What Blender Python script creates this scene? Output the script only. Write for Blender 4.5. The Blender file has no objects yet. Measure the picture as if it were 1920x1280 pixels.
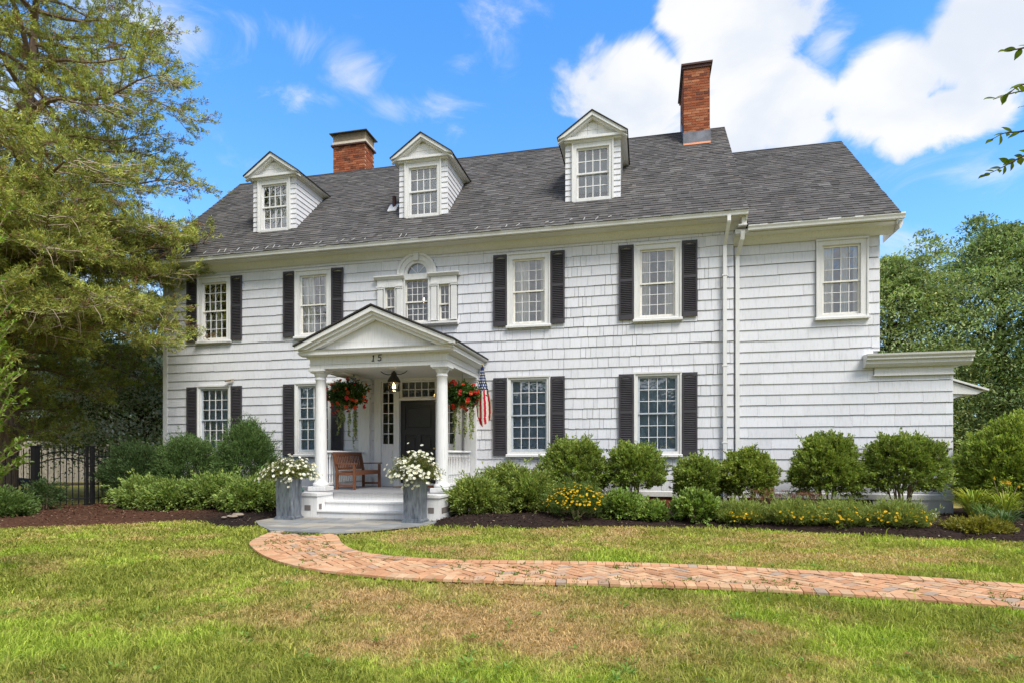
import bpy, math, random
import numpy as np
from mathutils import Vector, Matrix, noise as mnoise

random.seed(7)
RNG = np.random.default_rng(11)
sc = bpy.context.scene
COL = sc.collection

# ------------------------------------------------------------------ camera
FPX = 1100.0
TH = math.atan(1100.0 / 4810.0)
S_, C_ = math.sin(TH), math.cos(TH)
CX, CY, CZ, HOR = 5.77, -14.2, 1.33, 852.3
cam = bpy.data.cameras.new('camera')
cam.lens = FPX / 1920 * 36
cam.sensor_width = 36
cam.shift_y = (HOR - 640) / 1920
cam.clip_start = 0.05
cam.clip_end = 3000
camo = bpy.data.objects.new('camera', cam)
COL.objects.link(camo)
camo.location = (CX, CY, CZ)
camo.rotation_euler = (math.pi / 2, 0, TH)
sc.camera = camo

def ray(px, py):
    u = (px - 960) / FPX
    return (-S_ + u * C_, C_ + u * S_, (HOR - py) / FPX)
def atz(px, py, z=0.0):
    d = ray(px, py); k = (z - CZ) / d[2]
    return (CX + d[0] * k, CY + d[1] * k, z)
def aty(px, py, y):
    d = ray(px, py); k = (y - CY) / d[1]
    return (CX + d[0] * k, y, CZ + d[2] * k)
def atZ(px, py, Z):
    d = ray(px, py)
    return (CX + d[0] * Z, CY + d[1] * Z, CZ + d[2] * Z)
def depth(x, y):
    return -S_ * (x - CX) + C_ * (y - CY)

# ------------------------------------------------------------------ sun, sky
SUN_AZ, SUN_EL = math.radians(-42), math.radians(52)      # azimuth from +X towards +Y
sunv = Vector((math.cos(SUN_EL) * math.cos(SUN_AZ), math.cos(SUN_EL) * math.sin(SUN_AZ), math.sin(SUN_EL)))
sl = bpy.data.lights.new('sun', 'SUN')
sl.energy = 2.5
sl.angle = math.radians(26)
sl.color = (1.0, 0.955, 0.88)
so = bpy.data.objects.new('sun', sl)
COL.objects.link(so)
so.rotation_euler = (-sunv).to_track_quat('-Z', 'Y').to_euler()
so.location = sunv * 60

sc.view_settings.view_transform = 'Standard'
sc.view_settings.look = 'None'
sc.view_settings.gamma = 1
sc.view_settings.use_curve_mapping = False
sc.view_settings.exposure = 0.98

W = bpy.data.worlds.new('World')
sc.world = W
W.use_nodes = True
SKY_STRENGTH = 0.15

def build_world():
    nt = W.node_tree
    N, L = nt.nodes, nt.links
    N.clear()
    def node(t, **kw):
        n = N.new(t)
        for k, v in kw.items(): setattr(n, k, v)
        return n
    def val(x, sock):
        if isinstance(x, (int, float)): sock.default_value = x
        elif isinstance(x, (tuple, list)): sock.default_value = x
        else: L.new(x, sock)
    def mth(op, a, b=0.0, c=None, clamp=False):
        n = node('ShaderNodeMath', operation=op); n.use_clamp = clamp
        val(a, n.inputs[0]); val(b, n.inputs[1])
        if c is not None: val(c, n.inputs[2])
        return n.outputs[0]
    def vdot(a, b):
        n = node('ShaderNodeVectorMath', operation='DOT_PRODUCT')
        val(a, n.inputs[0]); val(b, n.inputs[1])
        return n.outputs['Value']
    def smooth(x, lo, hi):
        n = node('ShaderNodeMapRange', interpolation_type='SMOOTHSTEP')
        val(x, n.inputs[0]); n.inputs[1].default_value = lo; n.inputs[2].default_value = hi
        return n.outputs[0]
    sky = node('ShaderNodeTexSky', sky_type='NISHITA')
    sky.sun_disc = False
    sky.sun_elevation = SUN_EL
    sky.sun_rotation = math.atan2(sunv.x, sunv.y)
    sky.altitude = 50
    sky.air_density = 1.0
    sky.dust_density = 0.35
    sky.ozone_density = 3.0
    tc = node('ShaderNodeTexCoord')
    D = tc.outputs['Generated']
    def fbm(scale, detail, dist=0.0, rough=0.55, off=(0, 0, 0)):
        mp = node('ShaderNodeMapping'); L.new(D, mp.inputs[0])
        mp.inputs['Location'].default_value = off
        mp.inputs['Scale'].default_value = (1, 1, 1.5)
        n = node('ShaderNodeTexNoise'); L.new(mp.outputs[0], n.inputs['Vector'])
        n.inputs['Scale'].default_value = scale; n.inputs['Detail'].default_value = detail
        n.inputs['Roughness'].default_value = rough; n.inputs['Distortion'].default_value = dist
        return n.outputs[0]
    # cloud banks: (px, py, rx, ry, weight) turned into sky directions
    blobs = [(1385, 55, 125, 120, 1.0), (1430, 200, 135, 85, 1.0), (1200, 185, 95, 85, 1.0), (1670, 160, 105, 90, 1.0),
             (1855, 70, 125, 120, 1.0), (1770, 215, 115, 60, .95), (1290, 20, 60, 60, .8), (1500, 250, 80, 40, .7)]
    wisps = [(650, 120, 75, 85, 1.0), (600, 182, 100, 28, .8), (765, 205, 130, 40, .85), (720, 90, 60, 60, .6), (560, 75, 110, 40, .6), (915, 55, 70, 85, .75), (900, 230, 90, 35, .4), (230, 20, 190, 50, .7),
             (60, 240, 240, 260, .75), (140, 520, 260, 190, .95), (1700, 560, 220, 120, .9), (1540, 120, 60, 120, .8), (1600, 300, 160, 60, .7), (1860, 330, 120, 60, .55), (1240, 80, 70, 90, .45)]
    def bank(lst):
        M = None
        for (px, py, rx, ry, w) in lst:
            c = Vector(ray(px, py)).normalized()
            e1 = Vector((c.y, -c.x, 0)).normalized(); e2 = e1.cross(c).normalized()
            k = 1.0 / Vector(ray(px, py)).length / FPX
            a = mth('DIVIDE', vdot(D, tuple(e1)), rx * k); b = mth('DIVIDE', vdot(D, tuple(e2)), ry * k)
            r2 = mth('ADD', mth('MULTIPLY', a, a), mth('MULTIPLY', b, b))
            g = mth('MULTIPLY', mth('EXPONENT', mth('MULTIPLY', r2, -0.75)), w)
            g = mth('MULTIPLY', g, smooth(vdot(D, tuple(c)), 0.0, 0.2))
            M = g if M is None else mth('MAXIMUM', M, g)
        return M
    M = bank(blobs); MW = bank(wisps)
    far = fbm(1.6, 3, off=(3.1, 7.7, 1.3))
    far = mth('MULTIPLY', smooth(far, .32, .54), 1.0)
    # cloud cover added outside the view to whiten the fill light, faded out inside
    view = Vector(ray(960, 400)).normalized()
    far = mth('MULTIPLY', far, mth('SUBTRACT', 1.0, smooth(vdot(D, tuple(view)), .62, .8)))
    M = mth('MAXIMUM', M, far)
    n1 = fbm(5.0, 12, .5, .58)
    n2 = fbm(2.4, 5, .2, .5, (5, 2, 9))
    d = mth('ADD', M, mth('MULTIPLY', mth('SUBTRACT', n1, .5), 1.55))
    d = mth('ADD', d, mth('MULTIPLY', mth('SUBTRACT', n2, .5), .35))
    fac = smooth(d, .40, .66)
    n4 = fbm(6.5, 10, 1.1, .62, (8, 3, 5))
    dw = mth('ADD', MW, mth('MULTIPLY', mth('SUBTRACT', n4, .5), 2.1))
    facw = mth('MULTIPLY', smooth(dw, .35, 1.25), .85)
    fac = mth('MULTIPLY', mth('MAXIMUM', fac, facw), .97)
    # cloud body: bright tops, faint blue grey folds
    n3 = fbm(7.0, 6, .3, .5, (1, 4, 2))
    shade = smooth(n3, .34, .64)
    cc = node('ShaderNodeMix', data_type='RGBA'); L.new(shade, cc.inputs[0])
    cc.inputs[6].default_value = (2.75, 2.95, 3.25, 1); cc.inputs[7].default_value = (3.45, 3.45, 3.45, 1)
    tint = node('ShaderNodeMix', data_type='RGBA', blend_type='MULTIPLY')
    tint.inputs[0].default_value = 1
    L.new(sky.outputs[0], tint.inputs[6])
    sp = node('ShaderNodeSeparateXYZ'); L.new(D, sp.inputs[0])
    tl = node('ShaderNodeMix', data_type='RGBA'); L.new(smooth(sp.outputs[2], .05, .75), tl.inputs[0])
    tl.inputs[6].default_value = (.66, .90, 1.05, 1); tl.inputs[7].default_value = (.42, .92, 1.28, 1); L.new(tl.outputs[2], tint.inputs[7])
    # thin haze towards the horizon
    mx = node('ShaderNodeMix', data_type='RGBA')
    L.new(fac, mx.inputs[0]); L.new(tint.outputs[2], mx.inputs[6]); L.new(cc.outputs[2], mx.inputs[7])
    bg = node('ShaderNodeBackground'); L.new(mx.outputs[2], bg.inputs[0]); bg.inputs[1].default_value = SKY_STRENGTH
    out = node('ShaderNodeOutputWorld'); L.new(bg.outputs[0], out.inputs[0])
build_world()

# ------------------------------------------------------------------ helpers
def tag(o, label=None, cat=None, group=None, kind=None):
    if label: o['label'] = label
    if cat: o['category'] = cat
    if group: o['group'] = group
    if kind: o['kind'] = kind
    return o

def link(o, parent=None):
    COL.objects.link(o)
    if parent: o.parent = parent
    return o

def empty(name, loc=(0, 0, 0), rz=0.0, parent=None):
    o = bpy.data.objects.new(name, None)
    o.empty_display_size = 0.1
    o.location = loc; o.rotation_euler = (0, 0, rz)
    return link(o, parent)

def copy_tree(o, parent=None):
    c = o.copy(); COL.objects.link(c); c.parent = parent
    for ch in list(o.children): copy_tree(ch, c)
    return c

class MB:
    def __init__(s): s.v = []; s.f = []; s.c = []
    def add(s, vs, fs, col=None):
        b = len(s.v); s.v += [tuple(v) for v in vs]; s.f += [tuple(i + b for i in f) for f in fs]
        s.c += [col or (1, 1, 1)] * len(vs)
        return s
    def box(s, x0, x1, y0, y1, z0, z1, col=None):
        return s.add([(x0, y0, z0), (x1, y0, z0), (x1, y1, z0), (x0, y1, z0), (x0, y0, z1), (x1, y0, z1), (x1, y1, z1), (x0, y1, z1)],
                     [(0, 3, 2, 1), (4, 5, 6, 7), (0, 1, 5, 4), (1, 2, 6, 5), (2, 3, 7, 6), (3, 0, 4, 7)], col)
    def obox(s, c, ax, ay, az, col=None):      # oriented box: centre and three half vectors
        c = Vector(c); ax = Vector(ax); ay = Vector(ay); az = Vector(az)
        vs = [c - ax - ay - az, c + ax - ay - az, c + ax + ay - az, c - ax + ay - az, c - ax - ay + az, c + ax - ay + az, c + ax + ay + az, c - ax + ay + az]
        return s.add(vs, [(0, 3, 2, 1), (4, 5, 6, 7), (0, 1, 5, 4), (1, 2, 6, 5), (2, 3, 7, 6), (3, 0, 4, 7)], col)
    def bar(s, a, b, w, h=None, up=(0, 0, 1), col=None):
        a = Vector(a); b = Vector(b); d = (b - a)
        if d.length < 1e-6: return s
        x = d.normalized(); u = Vector(up)
        if abs(x.dot(u)) > .99: u = Vector((1, 0, 0))
        y = u.cross(x).normalized(); z = x.cross(y)
        return s.obox((a + b) / 2, d / 2, y * w / 2, z * (h or w) / 2, col)
    def prism(s, prof, axis, a, b, col=None):   # profile (p,q) swept along axis; axis x: (y,z), y: (x,z), z: (x,y)
        n = len(prof)
        def P(p, t): return {'x': (t, p[0], p[1]), 'y': (p[0], t, p[1]), 'z': (p[0], p[1], t)}[axis]
        vs = [P(p, a) for p in prof] + [P(p, b) for p in prof]
        fs = [tuple(range(n))[::-1], tuple(range(n, 2 * n))] + [(i, (i + 1) % n, n + (i + 1) % n, n + i) for i in range(n)]
        return s.add(vs, fs, col)
    def lathe(s, prof, c=(0, 0, 0), n=24, col=None):   # prof: (r,z)
        vs = []; fs = []
        m = len(prof)
        for i in range(n):
            a = 2 * math.pi * i / n
            for r, z in prof: vs.append((c[0] + r * math.cos(a), c[1] + r * math.sin(a), c[2] + z))
        for i in range(n):
            j = (i + 1) % n
            for k in range(m - 1): fs.append((i * m + k, j * m + k, j * m + k + 1, i * m + k + 1))
        fs.append(tuple(i * m for i in range(n))[::-1]); fs.append(tuple(i * m + m - 1 for i in range(n)))
        return s.add(vs, fs, col)
    def tube(s, pts, rad, n=6, col=None):
        pts = [Vector(p) for p in pts]
        if isinstance(rad, (int, float)): rad = [rad] * len(pts)
        vs = []; fs = []
        prev = None
        for i, p in enumerate(pts):
            t = (pts[min(i + 1, len(pts) - 1)] - pts[max(i - 1, 0)]).normalized()
            u = prev if prev is not None else (Vector((0, 0, 1)) if abs(t.z) < .9 else Vector((1, 0, 0)))
            x = u - t * u.dot(t)
            if x.length < 1e-4: x = t.orthogonal()
            x.normalize(); y = t.cross(x); prev = x
            for k in range(n):
                a = 2 * math.pi * k / n
                vs.append(p + (x * math.cos(a) + y * math.sin(a)) * rad[i])
        for i in range(len(pts) - 1):
            for k in range(n):
                l = (k + 1) % n
                fs.append((i * n + k, i * n + l, (i + 1) * n + l, (i + 1) * n + k))
        fs.append(tuple(range(n))[::-1]); fs.append(tuple((len(pts) - 1) * n + k for k in range(n)))
        return s.add(vs, fs, col)
    def mesh(s, name, colors=False):
        me = bpy.data.meshes.new(name)
        me.from_pydata(s.v, [], s.f)
        if colors:
            at = me.color_attributes.new('Col', 'FLOAT_COLOR', 'POINT')
            a = np.ones((len(s.v), 4), dtype=np.float32); a[:, :3] = np.array(s.c, dtype=np.float32)
            at.data.foreach_set('color', a.ravel())
        me.update()
        return me
    def build(s, name, mat, parent=None, smooth=False, colors=False, loc=None, bevel=0):
        me = s.mesh(name, colors)
        me.materials.append(mat)
        if smooth: me.polygons.foreach_set('use_smooth', [True] * len(me.polygons))
        o = bpy.data.objects.new(name, me)
        if loc: o.location = loc
        if bevel:
            m = o.modifiers.new('bevel', 'BEVEL'); m.width = bevel; m.segments = 1; m.limit_method = 'ANGLE'
        return link(o, parent)

def np_mesh(name, V, F, mat, parent=None, cols=None, smooth=False):
    """V (n,3), F (m,k) numpy arrays; cols (n,3)"""
    me = bpy.data.meshes.new(name)
    n, m, k = len(V), len(F), F.shape[1]
    me.vertices.add(n); me.vertices.foreach_set('co', np.ascontiguousarray(V, dtype=np.float32).ravel())
    me.loops.add(m * k); me.loops.foreach_set('vertex_index', np.ascontiguousarray(F, dtype=np.int32).ravel())
    me.polygons.add(m)
    me.polygons.foreach_set('loop_start', np.arange(0, m * k, k, dtype=np.int32))
    if smooth: me.polygons.foreach_set('use_smooth', np.ones(m, dtype=bool))
    if cols is not None:
        at = me.color_attributes.new('Col', 'FLOAT_COLOR', 'POINT')
        a = np.ones((n, 4), dtype=np.float32); a[:, :3] = cols
        at.data.foreach_set('color', a.ravel())
    me.update(calc_edges=True)
    me.materials.append(mat)
    o = bpy.data.objects.new(name, me)
    return link(o, parent)

def unit(v):
    return v / np.maximum(np.linalg.norm(v, axis=-1, keepdims=True), 1e-9)

def leaf_arrays(pos, axis, nrm, length, width, fold=0.25, mid=0.45):
    """diamond leaves: base, left, tip, right"""
    axis = unit(axis); side = unit(np.cross(axis, nrm)); up = np.cross(side, axis)
    l = length[:, None]; w = width[:, None]
    b = pos; t = pos + axis * l
    m = pos + axis * l * mid + up * w * fold
    V = np.stack([b, m - side * w * .5, t, m + side * w * .5], 1).reshape(-1, 3)
    i = np.arange(len(pos))[:, None] * 4
    F = np.concatenate([i + np.array([[0, 1, 2]]), i + np.array([[0, 2, 3]])], 0)
    return V, F
def leaves(name, pos, axis, nrm, length, width, col, mat, parent=None, fold=.25, mid=.45):
    V, F = leaf_arrays(pos, axis, nrm, length, width, fold, mid)
    return np_mesh(name, V, F, mat, parent, np.repeat(col, 4, 0))

def rnd(n, lo=0.0, hi=1.0): return RNG.uniform(lo, hi, n)
def rvec(n): return unit(RNG.normal(size=(n, 3)))
def vary(base, n, amt=.25, hue=.12):
    b = np.array(base)[None, :]
    k = 1 + RNG.normal(size=(n, 1)) * amt
    h = RNG.normal(size=(n, 1)) * hue
    c = b * np.clip(k, .35, 2.0)
    c[:, 0:1] *= 1 + h; c[:, 2:3] *= 1 - h * .5
    return np.clip(c, 0.004, .9)

# ------------------------------------------------------------------ materials
def new_mat(name):
    m = bpy.data.materials.new(name); m.use_nodes = True
    nt = m.node_tree; b = nt.nodes['Principled BSDF']
    return m, nt, b
def setp(b, **kw):
    for k, v in kw.items():
        k = {'spec': 'Specular IOR Level', 'rough': 'Roughness', 'metal': 'Metallic', 'base': 'Base Color'}.get(k, k)
        b.inputs[k].default_value = v
def noise_node(nt, scale, detail=4, vec=None, stretch=(1, 1, 1), rough=.55, coord='Object'):
    tc = nt.nodes.new('ShaderNodeTexCoord'); mp = nt.nodes.new('ShaderNodeMapping')
    mp.inputs['Scale'].default_value = stretch
    nt.links.new(tc.outputs[coord] if coord != 'World' else nt.nodes.new('ShaderNodeNewGeometry').outputs['Position'], mp.inputs[0])
    n = nt.nodes.new('ShaderNodeTexNoise'); nt.links.new(mp.outputs[0], n.inputs['Vector'])
    n.inputs['Scale'].default_value = scale; n.inputs['Detail'].default_value = detail; n.inputs['Roughness'].default_value = rough
    return n.outputs[0]
def ramp(nt, fac, stops):
    r = nt.nodes.new('ShaderNodeValToRGB'); nt.links.new(fac, r.inputs[0])
    el = r.color_ramp.elements
    while len(el) < len(stops): el.new(.5)
    for e, (p, c) in zip(el, stops): e.position = p; e.color = tuple(c) + (1,) if len(c) == 3 else c
    return r.outputs[0]
def mul(nt, a, b, fac=1.0, mode='MULTIPLY'):
    n = nt.nodes.new('ShaderNodeMix'); n.data_type = 'RGBA'; n.blend_type = mode; n.inputs[0].default_value = fac
    for x, s in ((a, n.inputs[6]), (b, n.inputs[7])):
        if isinstance(x, tuple): s.default_value = x if len(x) == 4 else x + (1,)
        else: nt.links.new(x, s)
    return n.outputs[2]
def bump(nt, b, h, strength=.2, dist=.01):
    n = nt.nodes.new('ShaderNodeBump'); n.inputs['Strength'].default_value = strength; n.inputs['Distance'].default_value = dist
    nt.links.new(h, n.inputs['Height']); nt.links.new(n.outputs[0], b.inputs['Normal'])

def simple(name, col, rough=.5, spec=.4, metal=0, nscale=6, namt=.12, bstr=0.0, stretch=(1, 1, 1), useattr=False, coord='World', bscale=None):
    m, nt, b = new_mat(name)
    setp(b, rough=rough, spec=spec, metal=metal)
    n = noise_node(nt, nscale, 5, stretch=stretch, coord=coord)
    c = ramp(nt, n, [(.3, tuple(x * (1 - namt) for x in col)), (.7, tuple(min(1, x * (1 + namt)) for x in col))])
    if useattr:
        a = nt.nodes.new('ShaderNodeAttribute'); a.attribute_name = 'Col'
        c = mul(nt, c, a.outputs[0])
    nt.links.new(c, b.inputs['Base Color'])
    if bstr:
        bump(nt, b, noise_node(nt, bscale or nscale * 4, 5, stretch=stretch, coord=coord), bstr, .01)
    return m

def paint_mat(name, col, grain=True):
    m, nt, b = new_mat(name)
    setp(b, rough=.48, spec=.35)
    n1 = noise_node(nt, 1.3, 5, coord='World')
    n2 = noise_node(nt, 4.0, 6, stretch=(9, 9, .9), coord='World')
    c = ramp(nt, n1, [(.25, tuple(x * .93 for x in col)), (.7, col)])
    c = mul(nt, c, ramp(nt, n2, [(.28, (.86, .86, .85)), (.5, (1, 1, 1))]))
    if grain:
        a = nt.nodes.new('ShaderNodeAttribute'); a.attribute_name = 'Col'
        c = mul(nt, c, a.outputs[0])
        # chipped paint
        n4 = noise_node(nt, 11, 3, stretch=(2.4, 2.4, .7), coord='World', rough=.45)
        c = mul(nt, c, ramp(nt, n4, [(.215, (.42, .38, .33)), (.235, (1, 1, 1))]))
        n3 = noise_node(nt, 14, 4, stretch=(12, 12, .8), coord='World')
        bump(nt, b, n3, .35, .006)
    nt.links.new(c, b.inputs['Base Color'])
    return m

M_SHINGLE = paint_mat('white_shingle_paint', (.665, .665, .69))
M_TRIM = paint_mat('white_trim_paint', (.695, .69, .675), grain=False)
M_PORCHW = paint_mat('porch_white_paint', (.72, .715, .71), grain=False)
M_SHUT = simple('shutter_paint', (.050, .046, .053), rough=.55, spec=.3, nscale=3, namt=.2)
M_ROOF = simple('asphalt_shingle', (1, 1, 1), rough=.92, spec=.15, nscale=34, namt=.22, bstr=.5, useattr=True, bscale=120)
def weather(m, amt=.22):
    nt = m.node_tree; b = nt.nodes['Principled BSDF']; src = b.inputs['Base Color'].links[0].from_socket
    n = noise_node(nt, .55, 6, stretch=(2.2, .8, .8), coord='World', rough=.6)
    nt.links.new(mul(nt, src, ramp(nt, n, [(.3, (1 - amt, 1 - amt, 1 - amt)), (.7, (1 + amt, 1 + amt * .95, 1 + amt * .85))])), b.inputs['Base Color'])
weather(M_ROOF, .12)
M_ROOFEDGE = simple('roof_edge', (.045, .042, .042), rough=.9, spec=.1)
M_BRICK = simple('chimney_brick', (1, 1, 1), rough=.9, spec=.15, nscale=26, namt=.3, bstr=.4, useattr=True)
M_MORTAR = simple('mortar', (.42, .30, .23), rough=.95, spec=.1, nscale=12, namt=.2)
M_LEAD = simple('lead_flashing', (.15, .155, .175), rough=.45, spec=.5, metal=.4, nscale=5, namt=.3)
M_COPPER = simple('copper_flashing', (.62, .26, .14), rough=.5, spec=.4, metal=.3)
M_PAVER = simple('brick_paver', (1, 1, 1), rough=.9, spec=.15, nscale=18, namt=.22, bstr=.3, useattr=True)
M_SAND = simple('joint_sand', (.085, .06, .04), rough=.95, spec=.1, nscale=15, namt=.3)
M_FLAG = simple('bluestone', (1, 1, 1), rough=.8, spec=.25, nscale=3.2, namt=.28, bstr=.2, useattr=True)
M_FLOOR = simple('porch_floor_paint', (.24, .24, .25), rough=.55, spec=.35, nscale=3, namt=.15, stretch=(1, 6, 1))
M_DOOR = simple('door_paint', (.020, .020, .023), rough=.4, spec=.4, nscale=3, namt=.2)
M_TEAK = simple('teak', (.15, .060, .030), rough=.6, spec=.3, nscale=9, namt=.35, bstr=.2, stretch=(6, 6, 1.2))
M_IRON = simple('black_iron', (.012, .012, .013), rough=.5, spec=.35)
M_BRONZE = simple('lantern_bronze', (.040, .040, .032), rough=.5, spec=.4, metal=.3)
M_BRASS = simple('brass', (.6, .45, .2), rough=.3, metal=.9)
M_BARK = simple('cedar_bark', (.22, .155, .115), rough=.95, spec=.1, nscale=5, namt=.45, bstr=.8, stretch=(5, 5, .7))
M_BARKD = simple('dark_bark', (.09, .07, .055), rough=.95, spec=.1, nscale=6, namt=.4, bstr=.6, stretch=(4, 4, .8))
M_STEM = simple('pale_stem', (.30, .22, .15), rough=.9, spec=.1, nscale=9, namt=.3)
M_ROOM = simple('room_wall', (.30, .29, .28), rough=.9, spec=.1)
M_CURT = simple('curtain', (.75, .76, .72), rough=.9, spec=.1, nscale=3, namt=.08, stretch=(10, 10, .4))
M_SHADE = simple('blind', (.34, .40, .46), rough=.9, spec=.1)
M_COAT = simple('pane_backing', (.28, .39, .53), rough=.9, spec=.1)
M_MULCH = simple('mulch', (1, 1, 1), rough=.98, spec=.08, nscale=22, namt=.5, bstr=.8, useattr=True)
M_TERRA = simple('terracotta', (.45, .16, .07), rough=.8)
M_PIPE = simple('vent_pipe', (.07, .03, .025), rough=.7)
M_CEDARB = simple('weathered_board', (.40, .35, .29), rough=.9, spec=.1, nscale=6, namt=.3, stretch=(6, 6, .7))
M_ROSE = simple('stone_white', (.75, .73, .68), rough=.8)

def zinc():
    m, nt, b = new_mat('zinc')
    setp(b, rough=.42, spec=.5, metal=.55)
    n = noise_node(nt, 2.6, 8, stretch=(6, 6, 1.3), coord='World', rough=.62)
    c = ramp(nt, n, [(.28, (.055, .065, .085)), (.48, (.19, .215, .25)), (.62, (.26, .29, .33)), (.78, (.50, .53, .55))])
    nt.links.new(c, b.inputs['Base Color'])
    return m
M_ZINC = zinc()

def glass(name, refl, tint=(1, 1, 1)):
    m = bpy.data.materials.new(name); m.use_nodes = True
    nt = m.node_tree; nt.nodes.clear()
    t = nt.nodes.new('ShaderNodeBsdfTransparent'); t.inputs[0].default_value = tint + (1,)
    g = nt.nodes.new('ShaderNodeBsdfGlossy'); g.inputs['Roughness'].default_value = .025; g.inputs[0].default_value = (.92, .92, .92, 1)
    lw = nt.nodes.new('ShaderNodeFresnel'); lw.inputs[0].default_value = 1.5
    ma = nt.nodes.new('ShaderNodeMath'); ma.operation = 'MULTIPLY_ADD'; ma.inputs[1].default_value = 1.2; ma.inputs[2].default_value = refl
    ma.use_clamp = True
    nt.links.new(lw.outputs[0], ma.inputs[0])
    mx = nt.nodes.new('ShaderNodeMixShader'); nt.links.new(ma.outputs[0], mx.inputs[0])
    nt.links.new(t.outputs[0], mx.inputs[1]); nt.links.new(g.outputs[0], mx.inputs[2])
    # faint waviness of old panes
    bp = nt.nodes.new('ShaderNodeBump'); bp.inputs['Strength'].default_value = .3; bp.inputs['Distance'].default_value = .02
    nt.links.new(noise_node(nt, 5, 2, coord='World'), bp.inputs['Height']); nt.links.new(bp.outputs[0], g.inputs['Normal'])
    o = nt.nodes.new('ShaderNodeOutputMaterial'); nt.links.new(mx.outputs[0], o.inputs[0])
    return m
M_GLASS = glass('window_glass', .07)
M_GLASSD = glass('dark_glass', .03)

def leaf_mat(name, transl=.3, rough=.55, spec=.3):
    m, nt, b = new_mat(name)
    a = nt.nodes.new('ShaderNodeAttribute'); a.attribute_name = 'Col'
    nt.links.new(a.outputs[0], b.inputs['Base Color'])
    setp(b, rough=rough, spec=spec)
    t = nt.nodes.new('ShaderNodeBsdfTranslucent')
    c = mul(nt, a.outputs[0], (1.15, 1.25, .6))
    nt.links.new(c, t.inputs[0])
    mx = nt.nodes.new('ShaderNodeMixShader'); mx.inputs[0].default_value = transl
    out = nt.nodes['Material Output']
    nt.links.new(b.outputs[0], mx.inputs[1]); nt.links.new(t.outputs[0], mx.inputs[2]); nt.links.new(mx.outputs[0], out.inputs[0])
    return m
M_LEAF = leaf_mat('leaf')
M_LEAFM = leaf_mat('matte_leaf', .5, .85, .05)
M_NEEDLE = leaf_mat('needle', .25, .7, .15)
M_GRASS = leaf_mat('grass_blade', .4, .7, .12)
M_PETAL = leaf_mat('petal', .35, .6, .2)

def emis(name, col, st):
    m = bpy.data.materials.new(name); m.use_nodes = True
    nt = m.node_tree; nt.nodes.clear()
    e = nt.nodes.new('ShaderNodeEmission'); e.inputs[0].default_value = col + (1,); e.inputs[1].default_value = st
    o = nt.nodes.new('ShaderNodeOutputMaterial'); nt.links.new(e.outputs[0], o.inputs[0])
    return m
M_BULB = emis('lit_bulb', (1, .62, .22), 9)
M_CANDLE = emis('candle_bulb', (1, .7, .4), 6)

# ------------------------------------------------------------------ ground
PATH_FAR = [(615, 1001), (631, 1003), (644, 1020), (673, 1033), (731, 1041.6), (819, 1047.5), (906, 1050), (1000, 1051), (1143, 1053.4), (1287, 1058), (1431, 1065), (1575, 1072), (1718, 1081), (1920, 1095), (2080, 1109)]
PATH_NEAR = [(511, 995.6), (483.7, 1007), (467.7, 1016.9), (473.5, 1027), (498, 1043), (542, 1057.7), (603, 1069.3), (673, 1076.6), (731, 1081.9), (819, 1086), (906, 1088.9), (1000, 1092), (1143, 1095.6), (1335, 1101), (1527, 1111), (1718, 1124), (1920, 1140), (2080, 1158)]
def smooth_line(pts, step=.1):
    P = [Vector(p[:2]) for p in pts]
    out = []
    for i in range(len(P) - 1):
        p0 = P[max(i - 1, 0)]; p1 = P[i]; p2 = P[i + 1]; p3 = P[min(i + 2, len(P) - 1)]
        n = max(2, int((p2 - p1).length / step))
        for k in range(n):
            t = k / n
            out.append(.5 * ((2 * p1) + (p2 - p0) * t + (2 * p0 - 5 * p1 + 4 * p2 - p3) * t * t + (3 * p1 - p0 - 3 * p2 + p3) * t ** 3))
    out.append(P[-1])
    return out
far_l = smooth_line([atz(x, y, .02) for x, y in PATH_FAR])
near_l = smooth_line([atz(x, y, .02) for x, y in PATH_NEAR])
path_poly = np.array([tuple(p) for p in far_l] + [tuple(p) for p in near_l[::-1]])
LANDING = np.array([(-1.78, -3.15), (-1.78, -4.0), (-1.3, -4.55), (-.58, -5.22), (.72, -5.29), (1.15, -4.75), (1.78, -3.85), (1.82, -3.15)])
BED_R = [(2.0, -3.95), (2.9, -3.75), (3.75, -3.6), (4.7, -3.2), (5.7, -2.95), (6.6, -2.9), (7.5, -2.95), (8.4, -3.1), (9.2, -3.32), (10.0, -3.55), (10.6, -3.66), (11.5, -3.72), (13, -3.7), (16, -3.2)]
BED_L = [(-1.3, -4.5), (-1.62, -4.95), (-2.3, -4.55), (-2.9, -4.1), (-3.5, -4.05), (-4.05, -4.62), (-4.9, -5.25), (-5.7, -5.95), (-7.2, -6.9), (-9.5, -8.1), (-13, -9.6)]
bedr_poly = np.array([(1.6, 0.2), (1.6, -3.2), (1.85, -3.8)] + BED_R + [(16, 2), (12.3, 2), (12.3, .2)])
bedl_poly = np.array([(-1.6, 0.2), (-1.6, -3.2), (-1.75, -4.0)] + BED_L + [(-14, -4), (-9.6, -3.4), (-8.2, -1.2), (-7.9, .2)])

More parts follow.
